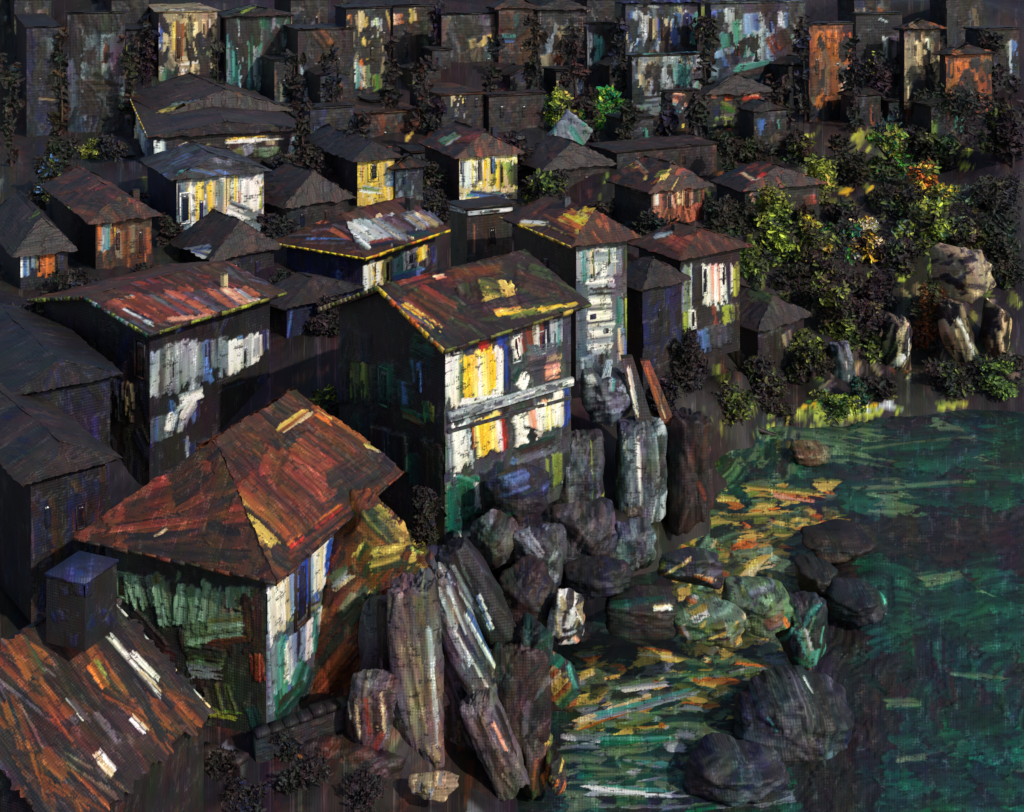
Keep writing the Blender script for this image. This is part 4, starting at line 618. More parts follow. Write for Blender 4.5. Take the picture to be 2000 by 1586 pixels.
simple('indigo_tower_house','tall indigo house standing right of the yellow-edged terrace',606,215,92,62,690,590,330,'I','I','x',['Iid','Ixi','xId'],strokes='612 240 612 300 10 ihI dry=.3;640 220 642 300 30 Idx dry=.3;600 245 601 275 6 YBi dry=.4;620 320 640 330 16 Wvk dry=.4',roofk=['dk'],group=UP,wins=((634,245,645,280,'DIx','R'),(665,245,673,275,'xDI','R')))
simple('brown_saddle_house','low brown roofed house, between cream house and teal slab',1065,330,86,62,1190,1010,400,'d','d','k',['dkx','kdk'],roofk=['kmk','kdk'],group=UP,wins=((1095,345,1105,370,'xID','R'),(1140,342,1150,366,'xkD','R')),rise=2.0)
simple('dark_ridge_house','wide dark brown house above the terracotta cottage',1205,300,90,62,1400,1150,345,'d','d','k',['dkx','kmd'],roofk=['kmk','kdk','mkd'],roofs='1260 250 1390 240 24 kmk',group=UP,wins=((1240,305,1250,325,'xkD','R'),(1330,300,1341,322,'kxD','R')),rise=2.4)
simple('low_dark_house','low dark house with broad brown roof, left of the grey-roofed one',420,500,66,50,535,350,570,'x','x','k',['xdI','Ixd'],roofk=['kdx','kmk','xkd'],roofs='340 495 420 485 12 vhu dry=.2;355 490 410 500 8 Whz dry=.3',rise=1.9,wins=((455,515,467,545,'IxD','R','s'),(497,508,507,536,'xiD','R')),Ls='350 500 352 540 14 iBI dry=.4')
simple('dark_middle_house','dark brown house between the two yellow cottages in the upper left',560,400,74,52,680,490,460,'d','x','k',['dkx','kxd'],roofk=['kmk','kdk','dkm'],roofs='590 350 700 385 12 YKk dry=.4;620 365 720 390 9 uYJ dry=.5;690 380 720 392 12 YOz dry=.3',rise=2.1,wins=((585,415,597,445,'IxD','R'),(632,408,643,436,'xkD','R')))
simple('plum_wall_house','tall plum-dark house wall below the dark roofs, centre left between two bright houses',560,600,60,40,690,500,800,'I','x','k',['Iid','xId','ihI','xIi'],Rw=20,rl=120,strokes='600 660 605 740 40 iIB dry=.3;620 655 640 690 20 vuk dry=.5;570 700 575 800 30 Iix;545 690 550 760 14 xkd',roofk=['kd','dk'],roofs='600 580 680 560 14 kdk',rise=1.0,wins=((560,690,575,750,'Dxi','R','i'),(625,700,638,750,'IDx','R')),nR=26)
simple('navy_wall_house','very dark navy house right of the pale tower',1255,560,62,50,1330,1205,760,'I','d','k',['Iid','xdI','kdx'],Rw=20,rl=100,cov=.9,roofk=['kd','dx'],strokes='1270 620 1272 680 26 iIx dry=.3;1280 530 1281 600 16 xdj dry=.3;1300 700 1302 760 30 kdk',rise=1.2,wins=((1284,600,1294,640,'DxI','R'),))
simple('bank_dark_house','dark brown and blue house standing on the far stream bank, centre right',1480,640,70,52,1570,1385,800,'d','x','k',['dkI','sdj','Ixh','kds'],Rw=18,rl=80,strokes='1480 700 1482 760 20 hIi dry=.5;1410 700 1412 780 30 Iju dry=.6;1440 680 1443 760 24 cjb dry=.7;1500 640 1502 740 26 kdk dry=.1;1540 640 1545 700 20 csE dry=.6',roofk=['kH','kd'],roofs='1460 560 1540 600 20 HJk dry=.4',rise=1.6,wins=((1500,690,1510,730,'xkD','R'),(1540,690,1548,725,'kxD','R')),Ls='1410 700 1412 780 30 Iju dry=.6;1440 680 1443 760 24 cjb dry=.7;1380 700 1384 740 16 Whx dry=.6;1460 720 1462 790 16 hIs dry=.5')
simple('boat_house','low boathouse with slate-blue and dark gabled roof on the far bank, right',1690,778,74,50,1800,1640,812,'d','d','s',['dkE','kEd'],roofk=['sts','jst'],roofs='1690 770 1760 745 16 tst;1700 765 1770 760 12 kxd;1760 750 1800 745 8 utk dry=.4',rise=.9,wins=((1740,780,1752,798,'xDk','R'),),axis=1)
simple('brown_boat_house','low boathouse with a dark brown roof on the far bank, furthest right',1850,790,73,56,1960,1790,825,'E','d','k',['EJd','dEb'],roofk=['kdk','mkd'],roofs='1790 760 1890 790 14 kdk;1900 760 1940 765 12 LKJ dry=.5',rise=1.0,wins=((1880,792,1890,806,'xDk','R'),),axis=1)
# dark houses between the bright facades, and dark shrubs round the houses
DH='small unlit dark houses filling the upper hillside'
for i_,(x,y,d,w,hh) in enumerate([(270,60,118,60,150),(120,110,112,50,120),(560,120,112,60,110),(650,150,108,60,90),(830,140,112,60,100),(860,100,114,40,100),(1020,150,112,60,90),(1110,140,113,60,90),(1210,130,113,50,110),(1330,150,110,60,100),(1560,130,112,60,110),(1690,190,104,60,90),(1760,200,106,60,80),(1850,210,102,80,80),(1500,220,98,70,60),(1240,235,98,70,60),(40,320,92,70,90),(230,310,88,60,70),(830,300,92,60,50),(560,330,84,60,60),(470,200,104,70,60),(380,190,106,60,60),(750,200,104,60,60),(1950,60,112,80,150),(1010,20,124,70,100),(600,0,126,80,100),(250,0,126,80,100),(1170,0,124,60,100),(1400,0,126,80,100),(1700,0,124,80,100),(1880,0,124,80,120),(60,0,124,80,100)]):
    simple('dark_small_house',near(x,y+hh/2,'small unlit dark house'),x-w*.4,y,d,66,x+w*.5,x-w*.8,y+hh,random.choice('dkxjI'),'d',random.choice('kdx'),random.choice([['dkx','kdI','tdk'],['xdj','Idx','jsx'],['kmd','mkx','kbd'],['Edk','jEd','sEx']]),Rw=16,rl=hh*.8,nR=12,roofk=['kdk','dxk'],rise=random.uniform(.4,.9),axis=random.choice((1,2)),i0=random.choice((0,.5)),i1=random.choice((0,.5)),flat=random.random()<.75,oh=.15,group=DH,dry=.5,strokes=f'{x-w*.3} {y+10} {x-w*.28} {y+hh*.8} {w*.3} {random.choice(["ujd","bkc","Ixh","gEd","CkS","KEd"])} dry=.5;{x+w*.3} {y+10} {x+w*.3} {y+hh*.7} {w*.2} {random.choice(["sjd","omk","tvh","gTd","Pbk"])} dry=.5',wins=((x-w*.15,y+hh*.3,x-w*.02,y+hh*.55,'xDk','R'),(x+w*.18,y+hh*.3,x+w*.28,y+hh*.55,'DxI','R')))
simple('navy_annex','dark navy house wall at the far left edge, below the salmon-roofed house',30,770,47,54,215,-160,1010,'I','x','x',['Ixd','xdI','Ijx'],Rw=20,rl=120,nR=26,strokes='60 800 62 940 18 uIj dry=.6;150 830 152 960 20 tjI dry=.6;190 800 200 900 24 iIx dry=.3;100 830 104 930 24 hIx dry=.6',roofk=['xId','Ixd','Dxx'],rise=.8,wins=((76,830,92,880,'Dxi','R','I'),(150,830,166,880,'kDx','R')),Lk=('xId','dxI'))
simple('dark_annex','low dark brown and indigo house between the navy wall and the nearest plank-like roof',60,935,40.5,50,205,-160,1180,'x','x','k',['Idx','kdI','mkI'],Rw=22,rl=120,nR=26,strokes='95 960 100 1080 26 Imk dry=.5;150 950 152 1060 26 iIx dry=.4;70 1000 74 1100 16 PdI dry=.5;120 1100 130 1150 20 oEk dry=.4',roofk=['Ixd','xdD','xkx'],rise=.7,wins=((84,985,102,1035,'DIx','R'),(150,985,166,1030,'xDm','R','k')),Lk=('xId','dxI'))
# ============================================================ ground and water
g_a=np.linspace(-.62,.62,620); g_d=np.exp(np.linspace(math.log(21),math.log(210),620)); A_,D_=np.meshgrid(g_a,g_d)
X_=np.stack([(A_*D_).ravel(),D_.ravel(),zt((A_*D_).ravel(),D_.ravel())],1)
gr=Ob(X_,60,'d'); gr.cov[:]=1
print('terrain',len(X_))
DKS=['kdk','dxd','kEd','djx','mkd','dkx']
def gwash(n,x0,y0,x1,y1,w,l,keys,ang=0,da=25,dry=.4,cov=1.):
    for _ in range(n):
        x=random.uniform(x0,x1); y=random.uniform(y0,y1); A=math.radians(random.gauss(ang,da)); ll=l*random.uniform(.5,1.4)/2
        gr.s(x-math.cos(A)*ll,y+math.sin(A)*ll,x+math.cos(A)*ll,y-math.sin(A)*ll,w*random.uniform(.5,1.5),random.choice(keys),ground=True,dry=random.random()*dry,rag=.5,end=.3,cov=cov,bend=random.uniform(-.3,.3))
gwash(260,-50,0,2050,500,34,80,DKS,80,20); gwash(160,-50,450,1500,800,34,80,DKS,80,30)
gwash(60,0,0,700,450,14,50,['KHE','Idx','Ium','Esd'],88,12,.6); gwash(80,600,150,1500,460,14,40,['kKE','mnk','zkd','mok','hkI','LJE'],85,15,.65)
gwash(150,1400,250,2000,780,20,46,['EHd','JHE','dEk','KJE','kEd','kdx'],85,25,.5); gwash(70,1420,260,1920,560,18,40,['LKJ','KJH','zKH','KLE','YKJ'],20,50,.6)
gwash(50,1550,560,2000,780,14,60,['Edk','cbk','Pcx','knE','Hdk'],80,25,.6)
gwash(60,1780,0,2000,500,22,60,['jEx','xje','jdx','dxj'],88,8,.5)
gwash(70,540,1030,880,1460,34,130,['nmH','mHk','Hmk','onm','kmH'],55,14,.3)
gwash(26,560,1200,740,1430,26,80,['onm','nmo','omk'],60,14,.4)
gr.many('560 1440 700 1180 44 kmH dry=.2;640 1150 690 1110 30 CvA dry=.4;650 1180 690 1140 40 cbr dry=.3;700 1060 840 1040 50 nzH dry=.3;760 1000 860 1060 60 mHo dry=.3;800 1080 850 1040 24 KzJ dry=.3;600 1300 680 1200 50 Hmk dry=.2;700 950 770 1000 40 HKA dry=.4;745 930 820 1000 22 gfE dry=.2;640 1170 655 1140 20 TAJ dry=.5;560 1360 600 1450 34 efE dry=.2;610 1260 640 1200 34 omn dry=.2',ground=True)
gwash(60,0,1380,1000,1640,34,90,['kdm','dkx','mkx','kxd','Edk'],20,35,.3)
gr.many('0 1560 200 1580 24 utj dry=.6;40 1540 120 1550 20 ujE dry=.6;300 1440 480 1500 40 xdk;520 1440 660 1400 40 djx;430 1450 470 1520 10 tuk dry=.3;440 1480 500 1560 9 skx;600 1490 690 1420 40 jdx;380 1580 480 1560 30 mkx;900 1560 1000 1580 20 utj dry=.6',ground=True)
gwash(60,150,1000,1300,1120,26,60,['jxd','sjk','kQx','tsj','dxI'],70,30,.4)
gwash(50,1350,790,1700,850,12,50,['JKE','Ljd','EHd','AJf'],10,14,.5); gwash(20,1560,790,1760,815,9,40,['LKM','LvK','KLY'],8,8,.5)
gr.s(1590,822,1780,800,12,'LKv',ground=True,dry=.5); gr.s(1820,795,1900,785,14,'LKJ',ground=True,dry=.5)
gp=Part(); uv=np.stack([gr.X[:,0]/ (gr.X[:,1]*5.5/F), (gr.V)/(gr.X[:,1]*5.5/F)*.2,gr.X[:,1]*0],1)
X2=gr.X+np.array([0,-.3,1.0])*gr.H[:,None]; gp.add(X2,grid_faces(620,620),np.concatenate([gr.col,gr.cov[:,None]],1),gr.st,uv)
# coarse ring out to the horizon
def ring(a0,a1,na,d0,d1,nd,part):
    a=np.linspace(a0,a1,na); d=np.exp(np.linspace(math.log(d0),math.log(d1),nd)); A,D=np.meshgrid(a,d); x=(np.tan(A)*D).ravel(); y=D.ravel(); z=zt(x,y)-.02
    part.add(np.stack([x,y,z],1),grid_faces(nd,na),np.tile([*PL['k'],1],(len(x),1)),np.stack([x,y*.2,z],1),np.stack([x*3,y*3,z],1))
ring(-1.3,-.554,40,12,1500,60,gp); ring(.554,1.3,40,12,1500,60,gp); ring(-.56,.56,80,208,1500,40,gp); ring(-.56,.56,60,3,21.1,12,gp)
go=gp.build('ground','ground'); go['kind']='structure'
# ---- water: one level sheet, bank reflections painted on
wa=np.linspace(-.12,.62,560); wd=CZ*F/(np.linspace(1720,815,700)+100); A_,D_=np.meshgrid(wa,wd); Xw=np.stack([(A_*D_).ravel(),D_.ravel(),np.zeros(A_.size)],1)
class Water(Surf):
    def __init__(s): s.X=Xw; super().__init__(Xw[:,0].copy(),Xw[:,1]*.45,45*5.5/F,'e')
    def s(s,x0,y0,x1,y1,w,keys,**kw):
        f=lambda x,y:((x-1000)/F*(CZ*F/(y+100)),CZ*F/(y+100)*.45)
        d=CZ*F/((y0+y1)/2+100); s.ws=d*5.5/F; w=w*1.5; horiz=abs(x1-x0)>abs(y1-y0); ww=w*d/F*(d/CZ*.45 if horiz else 1.); s.stroke(f(x0,y0),f(x1,y1),ww,keys,**kw); return s
    many=Panel.many
w_=Water(); w_.col[:]=w_.col*1.0
def wwash(n,x0,y0,x1,y1,w,l,keys,ang=0,da=6,dry=.4,cov=1.):
    for _ in range(n):
        x=random.uniform(x0,x1); y=random.uniform(y0,y1); A=math.radians(random.gauss(ang,da)); ll=l*random.uniform(.5,1.4)/2
        w_.s(x-math.cos(A)*ll,y+math.sin(A)*ll,x+math.cos(A)*ll,y-math.sin(A)*ll,w*random.uniform(.5,1.5),random.choice(keys),dry=random.random()*dry,rag=.5,end=.35,cov=cov,bend=random.uniform(-.4,.4))
wwash(170,1000,820,2050,1640,34,190,['ejj','fej','jex','ejx','fEe'])
wwash(60,1400,840,2000,980,22,180,['fgf','feg','fjg','gfE'])
wwash(36,1390,1000,1600,1100,18,90,['HEJ','JEA','EkJ','fAE'],5,12,.5)
wwash(50,1050,1300,1650,1600,26,160,['fgE','tfj','AfE','ejt','ugf'],4,8,.35)
wwash(40,1340,1080,1560,1300,20,60,['AJf','AaE','zJA','JHE','KAf'],10,30,.5)
w_.many('1530 870 1800 860 40 fjf dry=.1;1520 920 1700 900 50 fgE dry=.3;1600 940 1900 900 24 fgj dry=.4;1440 950 1600 1000 40 fEe dry=.2;1640 990 1980 960 40 ejx dry=.1;1450 965 1600 975 8 zOJ dry=.3;1510 972 1580 980 8 OpO dry=.2;1570 965 1700 958 7 AzC dry=.4;1620 990 1650 1005 10 OCT dry=.3;1540 1010 1640 1000 12 TAf dry=.5;1440 1040 1540 1030 18 KJE dry=.5;1400 1060 1520 1080 22 JHL dry=.5;1460 1100 1560 1080 26 AfT dry=.4;1480 1140 1560 1120 30 aAf dry=.3;1760 960 1960 950 14 gAf dry=.5;1500 850 1520 900 50 gfE dry=.4;1420 860 1440 930 70 fAE dry=.3;1390 850 1400 930 22 AJf dry=.4;1170 1270 1350 1260 30 Exk;1130 1350 1400 1330 22 EuA dry=.3;1110 1420 1250 1370 14 OzC dry=.3;1130 1410 1330 1350 14 uvI dry=.4;1150 1400 1440 1390 20 uAj dry=.4;1300 1345 1420 1335 16 gAf dry=.3;1130 1450 1340 1440 30 Ggf dry=.4;1120 1500 1360 1500 60 gAf dry=.2;1200 1500 1330 1505 24 AgT dry=.5;1110 1545 1360 1550 14 vuh dry=.3;1130 1530 1180 1535 8 WIh dry=.4;1100 1570 1500 1570 14 utI dry=.4;1380 1560 1560 1540 30 sIj dry=.2;1240 1270 1300 1275 9 CzO dry=.4;1240 1285 1320 1290 12 zCO dry=.5;1250 1195 1320 1190 12 WCk dry=.4;1180 1300 1340 1310 18 EfA dry=.4;1340 1330 1450 1360 24 gAf dry=.4')  # upright strokes here paint the bank's reflection
wwash(90,1620,1010,2060,1640,60,170,['jxe','xej','dje','exj','jed'],8,16,.15)
wwash(30,1560,1000,1720,1250,44,100,['kdx','xjk','dkx','jxd'],10,20,.2)
wwash(20,1620,1000,2000,1080,40,160,['jxj','jdx','xjd'],3,6,.1)
wwash(36,1730,1110,2000,1260,26,90,['fef','fjj','ejf','jfe'],14,14,.6)
wwash(44,1740,1390,2010,1600,34,110,['fgf','gfe','ejf','efe'],4,8,.5)
wwash(60,1560,1000,2060,1120,44,170,['xjk','jxd','dxj','kdx'],6,8,.1)
wwash(40,1560,1120,1740,1620,44,110,['xjd','jxd','xxj','kjx'],60,20,.1)
wwash(26,1730,1120,2020,1260,64,150,['fgf','gfg','fge'],10,12,.3)
wwash(34,1730,1400,2030,1600,70,170,['gfg','fgf','gGf','gfe'],4,6,.3)
wwash(22,1560,850,2000,980,56,240,['fAf','jfA','gfj'],2,4,.3)
wwash(12,1780,1280,1980,1400,44,90,['fge','jfe'],60,30,.5)
w_.many('1735 1120 1738 1200 12 gfe dry=.5;1790 1140 1890 1120 22 gAf dry=.3;1900 1150 1990 1190 9 gAf dry=.4;1800 1240 1806 1330 22 jex dry=.3;1840 1240 1846 1330 16 gxf dry=.6;1720 1378 1810 1375 16 gAf dry=.3;1860 1300 1870 1380 14 kme dry=.3;1740 1480 1820 1475 20 gAf dry=.4;1900 1260 1980 1250 40 fgf dry=.4;1840 1310 1990 1330 18 gAf dry=.5;1850 1420 1990 1400 40 gfe dry=.2;1780 1520 1920 1530 30 gfe dry=.3',full=.8)
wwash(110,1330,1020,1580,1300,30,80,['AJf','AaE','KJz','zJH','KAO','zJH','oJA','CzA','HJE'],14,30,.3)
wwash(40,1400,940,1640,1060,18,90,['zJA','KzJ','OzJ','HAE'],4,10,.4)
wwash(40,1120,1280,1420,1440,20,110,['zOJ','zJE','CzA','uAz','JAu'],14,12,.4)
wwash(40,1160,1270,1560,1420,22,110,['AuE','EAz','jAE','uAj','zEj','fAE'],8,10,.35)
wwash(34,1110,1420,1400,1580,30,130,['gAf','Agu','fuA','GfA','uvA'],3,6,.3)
wwash(26,1390,830,1560,960,30,60,['gAf','fAE','AJf','gfE'],70,14,.3)  # steep teal strokes: reflections painted into the water colour
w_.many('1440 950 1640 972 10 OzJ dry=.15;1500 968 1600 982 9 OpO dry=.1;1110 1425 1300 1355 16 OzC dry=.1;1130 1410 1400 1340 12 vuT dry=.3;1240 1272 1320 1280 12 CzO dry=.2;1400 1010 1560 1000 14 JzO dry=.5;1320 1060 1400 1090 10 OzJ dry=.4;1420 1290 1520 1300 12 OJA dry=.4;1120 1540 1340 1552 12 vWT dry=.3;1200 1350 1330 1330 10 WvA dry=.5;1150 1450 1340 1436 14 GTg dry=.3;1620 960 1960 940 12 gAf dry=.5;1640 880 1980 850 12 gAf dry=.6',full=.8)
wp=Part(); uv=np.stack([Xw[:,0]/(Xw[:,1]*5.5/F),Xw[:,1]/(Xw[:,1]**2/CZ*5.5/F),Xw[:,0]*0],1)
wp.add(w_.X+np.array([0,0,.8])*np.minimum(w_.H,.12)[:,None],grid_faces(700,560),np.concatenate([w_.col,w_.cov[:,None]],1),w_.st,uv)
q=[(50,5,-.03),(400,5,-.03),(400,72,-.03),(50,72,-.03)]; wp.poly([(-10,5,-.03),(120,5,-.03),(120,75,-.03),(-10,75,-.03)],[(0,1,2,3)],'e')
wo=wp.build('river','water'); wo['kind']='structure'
# ============================================================ rocks
CR='slabs of the grey rock crag'
rock('rock_crag','broad jagged mauve-brown rock mass at bottom centre carrying the leaning slabs',830,1390,37.6,330,520,2.2,['PkS','QPk','kPb','Pxk','kQx'],tilt=-8,n=60,ang=105,seed=71,planes=18,sw=.14,sl=.35,dry=.4)
rock('rock_crag','low dark rubble mass of brown rock filling the bottom edge left of the crag',640,1540,35.2,330,160,2.2,['kdx','mkd','Pkx','dkQ'],n=50,ang=30,seed=72,planes=20,sw=.14,sl=.6,dry=.4,cat='rock')
rock('rock_crag','dark rubble bank dropping to the water right of the crag',1010,1420,37.6,150,330,2,['kxE','fxk','Qkx','xkP'],n=40,ang=70,seed=73,planes=20,sw=.2,sl=.3,dry=.4)
rock('rock_crag','heap of broken grey-black rock under the boulders between tall house and pool',1090,1120,44.5,330,200,3,['xks','kIx','Pkx','xjd'],n=60,ang=60,seed=74,planes=22,sw=.12,sl=.4,dry=.4)
rock('earth_bank','olive and ochre earth slope between the rust-roofed house and the grey crag',700,1235,38.6,270,470,3,['nHo','mHn','oHz','Hnm','zoH','mok'],tilt=24,n=70,ang=58,seed=81,planes=16,sw=.16,sl=.25,dry=.35,cat='slope',strokes='780 1010 850 1070 60 zHo dry=.2;700 1000 800 1100 60 oHz dry=.3;720 1100 800 1080 50 Hzm dry=.3;640 1200 720 1120 60 Hom dry=.2;600 1350 700 1230 50 noH dry=.2;560 1430 640 1330 40 onz dry=.3;640 1150 690 1110 30 CvA dry=.4;660 1190 690 1150 34 bcr dry=.3;800 1080 850 1050 16 KLJ dry=.4')
rock('rock_slab','long mauve-brown rock slab standing upright, tallest of the crag in the foreground',812,1330,36.2,130,470,1.6,['PSP','SPc','bSP','PkP'],tilt=-3,strokes='770 1180 840 1500 60 PSc dry=.1;800 1150 830 1300 40 SPb dry=.1;850 1120 870 1250 20 PkP;790 1450 800 1550 50 kPS dry=.2;740 1190 760 1400 30 bkQ dry=.4;830 1200 850 1500 22 PSv dry=.2',n=22,ang=97,seed=3,boxy=1,planes=8,group=CR)
rock('rock_slab','leaning grey-violet slab with pale streaks, right of the tallest crag slab',905,1270,37.0,88,380,1.4,['PSt','tPv','Qkt','PvP'],tilt=-24,strokes='850 1130 930 1330 24 PvS dry=.1;870 1120 960 1340 18 vPk dry=.2;880 1200 975 1370 16 WPI dry=.3;900 1180 980 1340 9 vWh dry=.2;850 1180 900 1300 10 kDx',n=20,ang=118,seed=5,boxy=1,planes=8,group=CR)
rock('rock_slab','near-black rock slab behind the crag, leaning right under the teal door',930,1170,38.5,90,260,1.5,['xIs','kdt','sxI'],tilt=-30,strokes='880 1090 940 1200 18 tux dry=.4;930 1150 965 1240 10 vhW dry=.4',n=14,ang=120,seed=6,boxy=.8,planes=8,group=CR)
rock('rock_slab','short streaked brown-grey slab at the left foot of the crag',722,1400,35.6,120,170,1.3,['PmS','QrP','CkQ','bPk'],tilt=10,strokes='690 1370 700 1450 18 mPC dry=.3;720 1350 730 1450 18 rSk dry=.3;750 1340 760 1430 20 CPk dry=.3;680 1370 690 1410 7 WCk',n=16,ang=78,seed=8,boxy=1,planes=8,group=CR)
rock('rock_slab','dark brown slab tapering to the bottom edge, right half of the crag foot',965,1465,36.3,90,250,1.3,['PkP','QPk','xPS'],tilt=-24,strokes='920 1380 990 1540 34 PkS dry=.3;960 1400 1000 1480 12 pPk dry=.4;900 1400 930 1480 16 QxP dry=.3',n=14,ang=115,seed=9,boxy=1,planes=8,group=CR)
rock('rock_slab','dark upright slab along the left flank of the tallest crag slab',765,1330,37.4,70,360,1.2,['kxQ','xkP','Qdk'],tilt=-2,n=14,seed=10,boxy=.9,planes=8,group=CR,ang=90)
rock('pale_stone','small pale stone at the very foot of the crag, touching the bottom edge',848,1545,34.6,110,50,.8,['cCP','uCb','cQv'],tilt=-10,n=8,seed=11,planes=10)
BB='boulders on the stream bank'
rock('boulder','round smooth grey boulder under the pale tower',1190,785,53.5,112,100,3,['tuj','sut','tju'],strokes='1140 770 1230 800 30 tus dry=.1 bend=.5;1150 800 1230 780 26 ust dry=.1 bend=-.4;1150 730 1160 760 18 vWu dry=.3;1200 735 1195 770 20 vTk dry=.3',ang=15,n=12,seed=12,group=BB)
rock('cliff_slab','tall pale-grey cliff slab with vertical streaks below the tower',1255,925,52.5,120,230,2.5,['tus','ust','sjt','uvt'],strokes='1225 840 1230 1000 26 tvu dry=.1;1245 835 1250 1010 20 uWt dry=.15;1270 840 1275 960 26 stu dry=.2;1295 840 1297 950 24 jst dry=.2;1235 980 1240 1040 36 PcS dry=.4;1200 850 1205 950 24 PkQ dry=.3;1215 835 1225 900 5 WcW',n=18,seed=13,boxy=.9,planes=6,ang=88)
rock('cliff_slab','dark grey-brown cliff face left of the pale cliff slab, below the tall house',1120,960,51,150,240,3,['jsk','skE','Pjk','tsj'],strokes='1160 850 1160 980 12 KEs dry=.5;1155 1000 1158 1050 8 LKE dry=.6;1100 900 1102 980 30 sjt dry=.4;1120 940 1124 1020 20 utk dry=.4;1180 960 1182 1000 10 LKk dry=.6',n=26,seed=14,boxy=.8,planes=8,ang=88)
rock('cliff_slab','dark brown cliff face at the water edge, right of the pale cliff slab',1350,930,53,110,260,3,['kdk','kmd','dkQ','xkd'],strokes='1325 850 1330 980 30 kdk;1360 930 1380 980 10 rnk dry=.5;1330 760 1360 850 24 dkx',n=20,seed=15,boxy=.7,planes=8,ang=85)
rock('boulder','dark blue-black boulder directly right of the teal door',1010,985,45.5,140,130,2.5,['xIf','jIh','Ixk'],strokes='970 950 1040 930 40 Ihj dry=.3;1000 1000 1030 1040 20 xdk',n=16,ang=20,seed=16,group=BB)
rock('boulder','grey-brown knobbly boulder at the foot of the tall house',965,1070,43.5,110,110,2,['Pjs','bPk','skP'],n=16,ang=70,seed=17,group=BB)
rock('boulder','leaning steel-grey boulder with blue streaks, in the middle of the rock heap',1060,1090,43.3,130,120,2.2,['stj','tuI','jsx'],strokes='1010 1030 1060 1100 30 tuv dry=.4;1040 1120 1080 1130 20 hvt dry=.4',n=16,ang=60,seed=18,group=BB)
rock('boulder','dusky violet boulder above the dark pool, left of the pale rounded one',1140,1060,44.5,140,110,2.4,['xsI','jPk','sQj'],n=16,ang=70,seed=19,group=BB)
rock('boulder','pale silver-grey rounded boulder nearest the green pool on the left bank',1225,1085,45,130,110,2.4,['tus','utj','sut'],strokes='1180 1060 1190 1120 30 vuW dry=.3;1215 1050 1225 1110 36 uts dry=.2;1260 1050 1262 1100 24 sjt dry=.3',n=14,ang=80,seed=20,group=BB)
rock('boulder','low dark boulder between the violet and silver boulders, by the water',1170,1150,42.8,150,80,2,['xdk','kIx','dkx'],n=12,ang=20,seed=21,group=BB)
rock('boulder','black-brown boulder below the rock heap, left of the white fissured rock',1030,1190,41.5,130,150,2.2,['kxd','xIk','jkx'],strokes='990 1120 1060 1200 20 jsx dry=.3;960 1250 1060 1230 40 fjk dry=.4',n=14,ang=60,seed=22,group=BB)
rock('boulder','dark teal-black boulder between the crag and the orange mossy rock',1035,1330,39.3,110,200,2,['fxe','jfx','xEf'],n=16,ang=70,seed=23,group=BB)
rock('boulder','brown-black boulder at the bottom edge left of the green pool',1040,1490,37.6,90,150,1.8,['kHE','knx','zkE'],strokes='1060 1500 1080 1570 14 OpC dry=.3;1070 1400 1080 1470 26 zJk dry=.4',n=14,ang=80,seed=24,group=BB)
rock('white_rock','upright white rock with rusty specks at the pool edge',1105,1215,40.8,84,110,1.3,['wsk','vku','cks','sdk'],strokes='1075 1185 1090 1250 30 wCv dry=.4;1092 1228 1140 1236 12 kxd dry=.3;1130 1180 1150 1220 24 wcs dry=.3;1100 1240 1130 1230 14 kvx dry=.3;1110 1245 1140 1280 24 wvp dry=.5;1150 1180 1140 1230 9 OpW dry=.3;1085 1250 1100 1290 20 TGv dry=.3',n=16,ang=80,dry=.6,seed=25,planes=16,cat='rock')
rock('mossy_rock','orange and green mossy rock jutting into the pool, below the white rock',1095,1350,38.9,92,100,1.3,['kog','JkG','gzH'],strokes='1065 1350 1100 1310 34 zCo dry=.1;1080 1380 1130 1330 30 gJo dry=.1;1110 1300 1130 1360 16 gTf dry=.2;1060 1340 1075 1390 6 OCO',n=10,ang=40,seed=26,planes=14)
rock('ochre_rock','small orange-edged rock at the lowest left corner of the green pool',1085,1520,37.2,50,70,1,['kzE','kJE','Okz'],n=12,ang=70,seed=27)
SR='rocks breaking the stream surface'
rock('stream_rock','dark flat slab rock lying in the pool, brown-black, left of the bright mossy rocks',1255,1215,42.2,175,84,2,['kxd','dkx','kjx'],strokes='1180 1190 1330 1180 20 kdf dry=.2;1180 1240 1340 1240 20 kEk dry=.2;1270 1190 1320 1188 8 WCk dry=.3',ang=2,n=16,sl=1.6,sw=.12,seed=28,boxy=1,planes=5,group=SR)
rock('stream_rock','green and gold mossy rock with an orange crest, centre of the stream',1390,1235,42,150,80,2.6,['AJz','aAK','JHA','zAC'],strokes='1340 1180 1380 1190 14 OpW dry=.3;1350 1210 1400 1190 18 WzA dry=.3;1370 1240 1420 1220 30 zHJ dry=.4;1380 1200 1460 1170 30 aAK dry=.3;1340 1150 1370 1140 9 OCO;1350 1260 1440 1250 22 HJk dry=.4;1330 1220 1350 1260 12 OWz dry=.4;1400 1170 1440 1150 16 LAJ dry=.4',n=26,ang=30,seed=29,sw=.14,sl=.35,group=SR)
rock('stream_rock','olive and sage rock with an orange flick, right behind the orange-crested one',1490,1200,43.5,150,90,2.8,['AHf','aAE','JAt','EAf'],strokes='1460 1160 1530 1140 30 tuA dry=.3;1490 1220 1540 1200 26 QPb dry=.3;1530 1200 1560 1250 16 OGT dry=.3;1480 1250 1520 1280 20 OJz dry=.4;1500 1130 1560 1120 24 TAf dry=.4;1450 1200 1470 1260 14 AaK dry=.4',n=24,ang=50,seed=30,sw=.15,sl=.4,group=SR)
rock('stream_rock','flat grey-green rock with an orange rim above the mossy rocks',1350,1120,44.5,140,70,1.8,['jEt','stE','EJj'],strokes='1290 1130 1360 1080 6 zCO;1350 1120 1400 1135 9 OCp dry=.2;1300 1150 1330 1140 14 zKO dry=.4',n=12,ang=15,seed=31,group=SR)
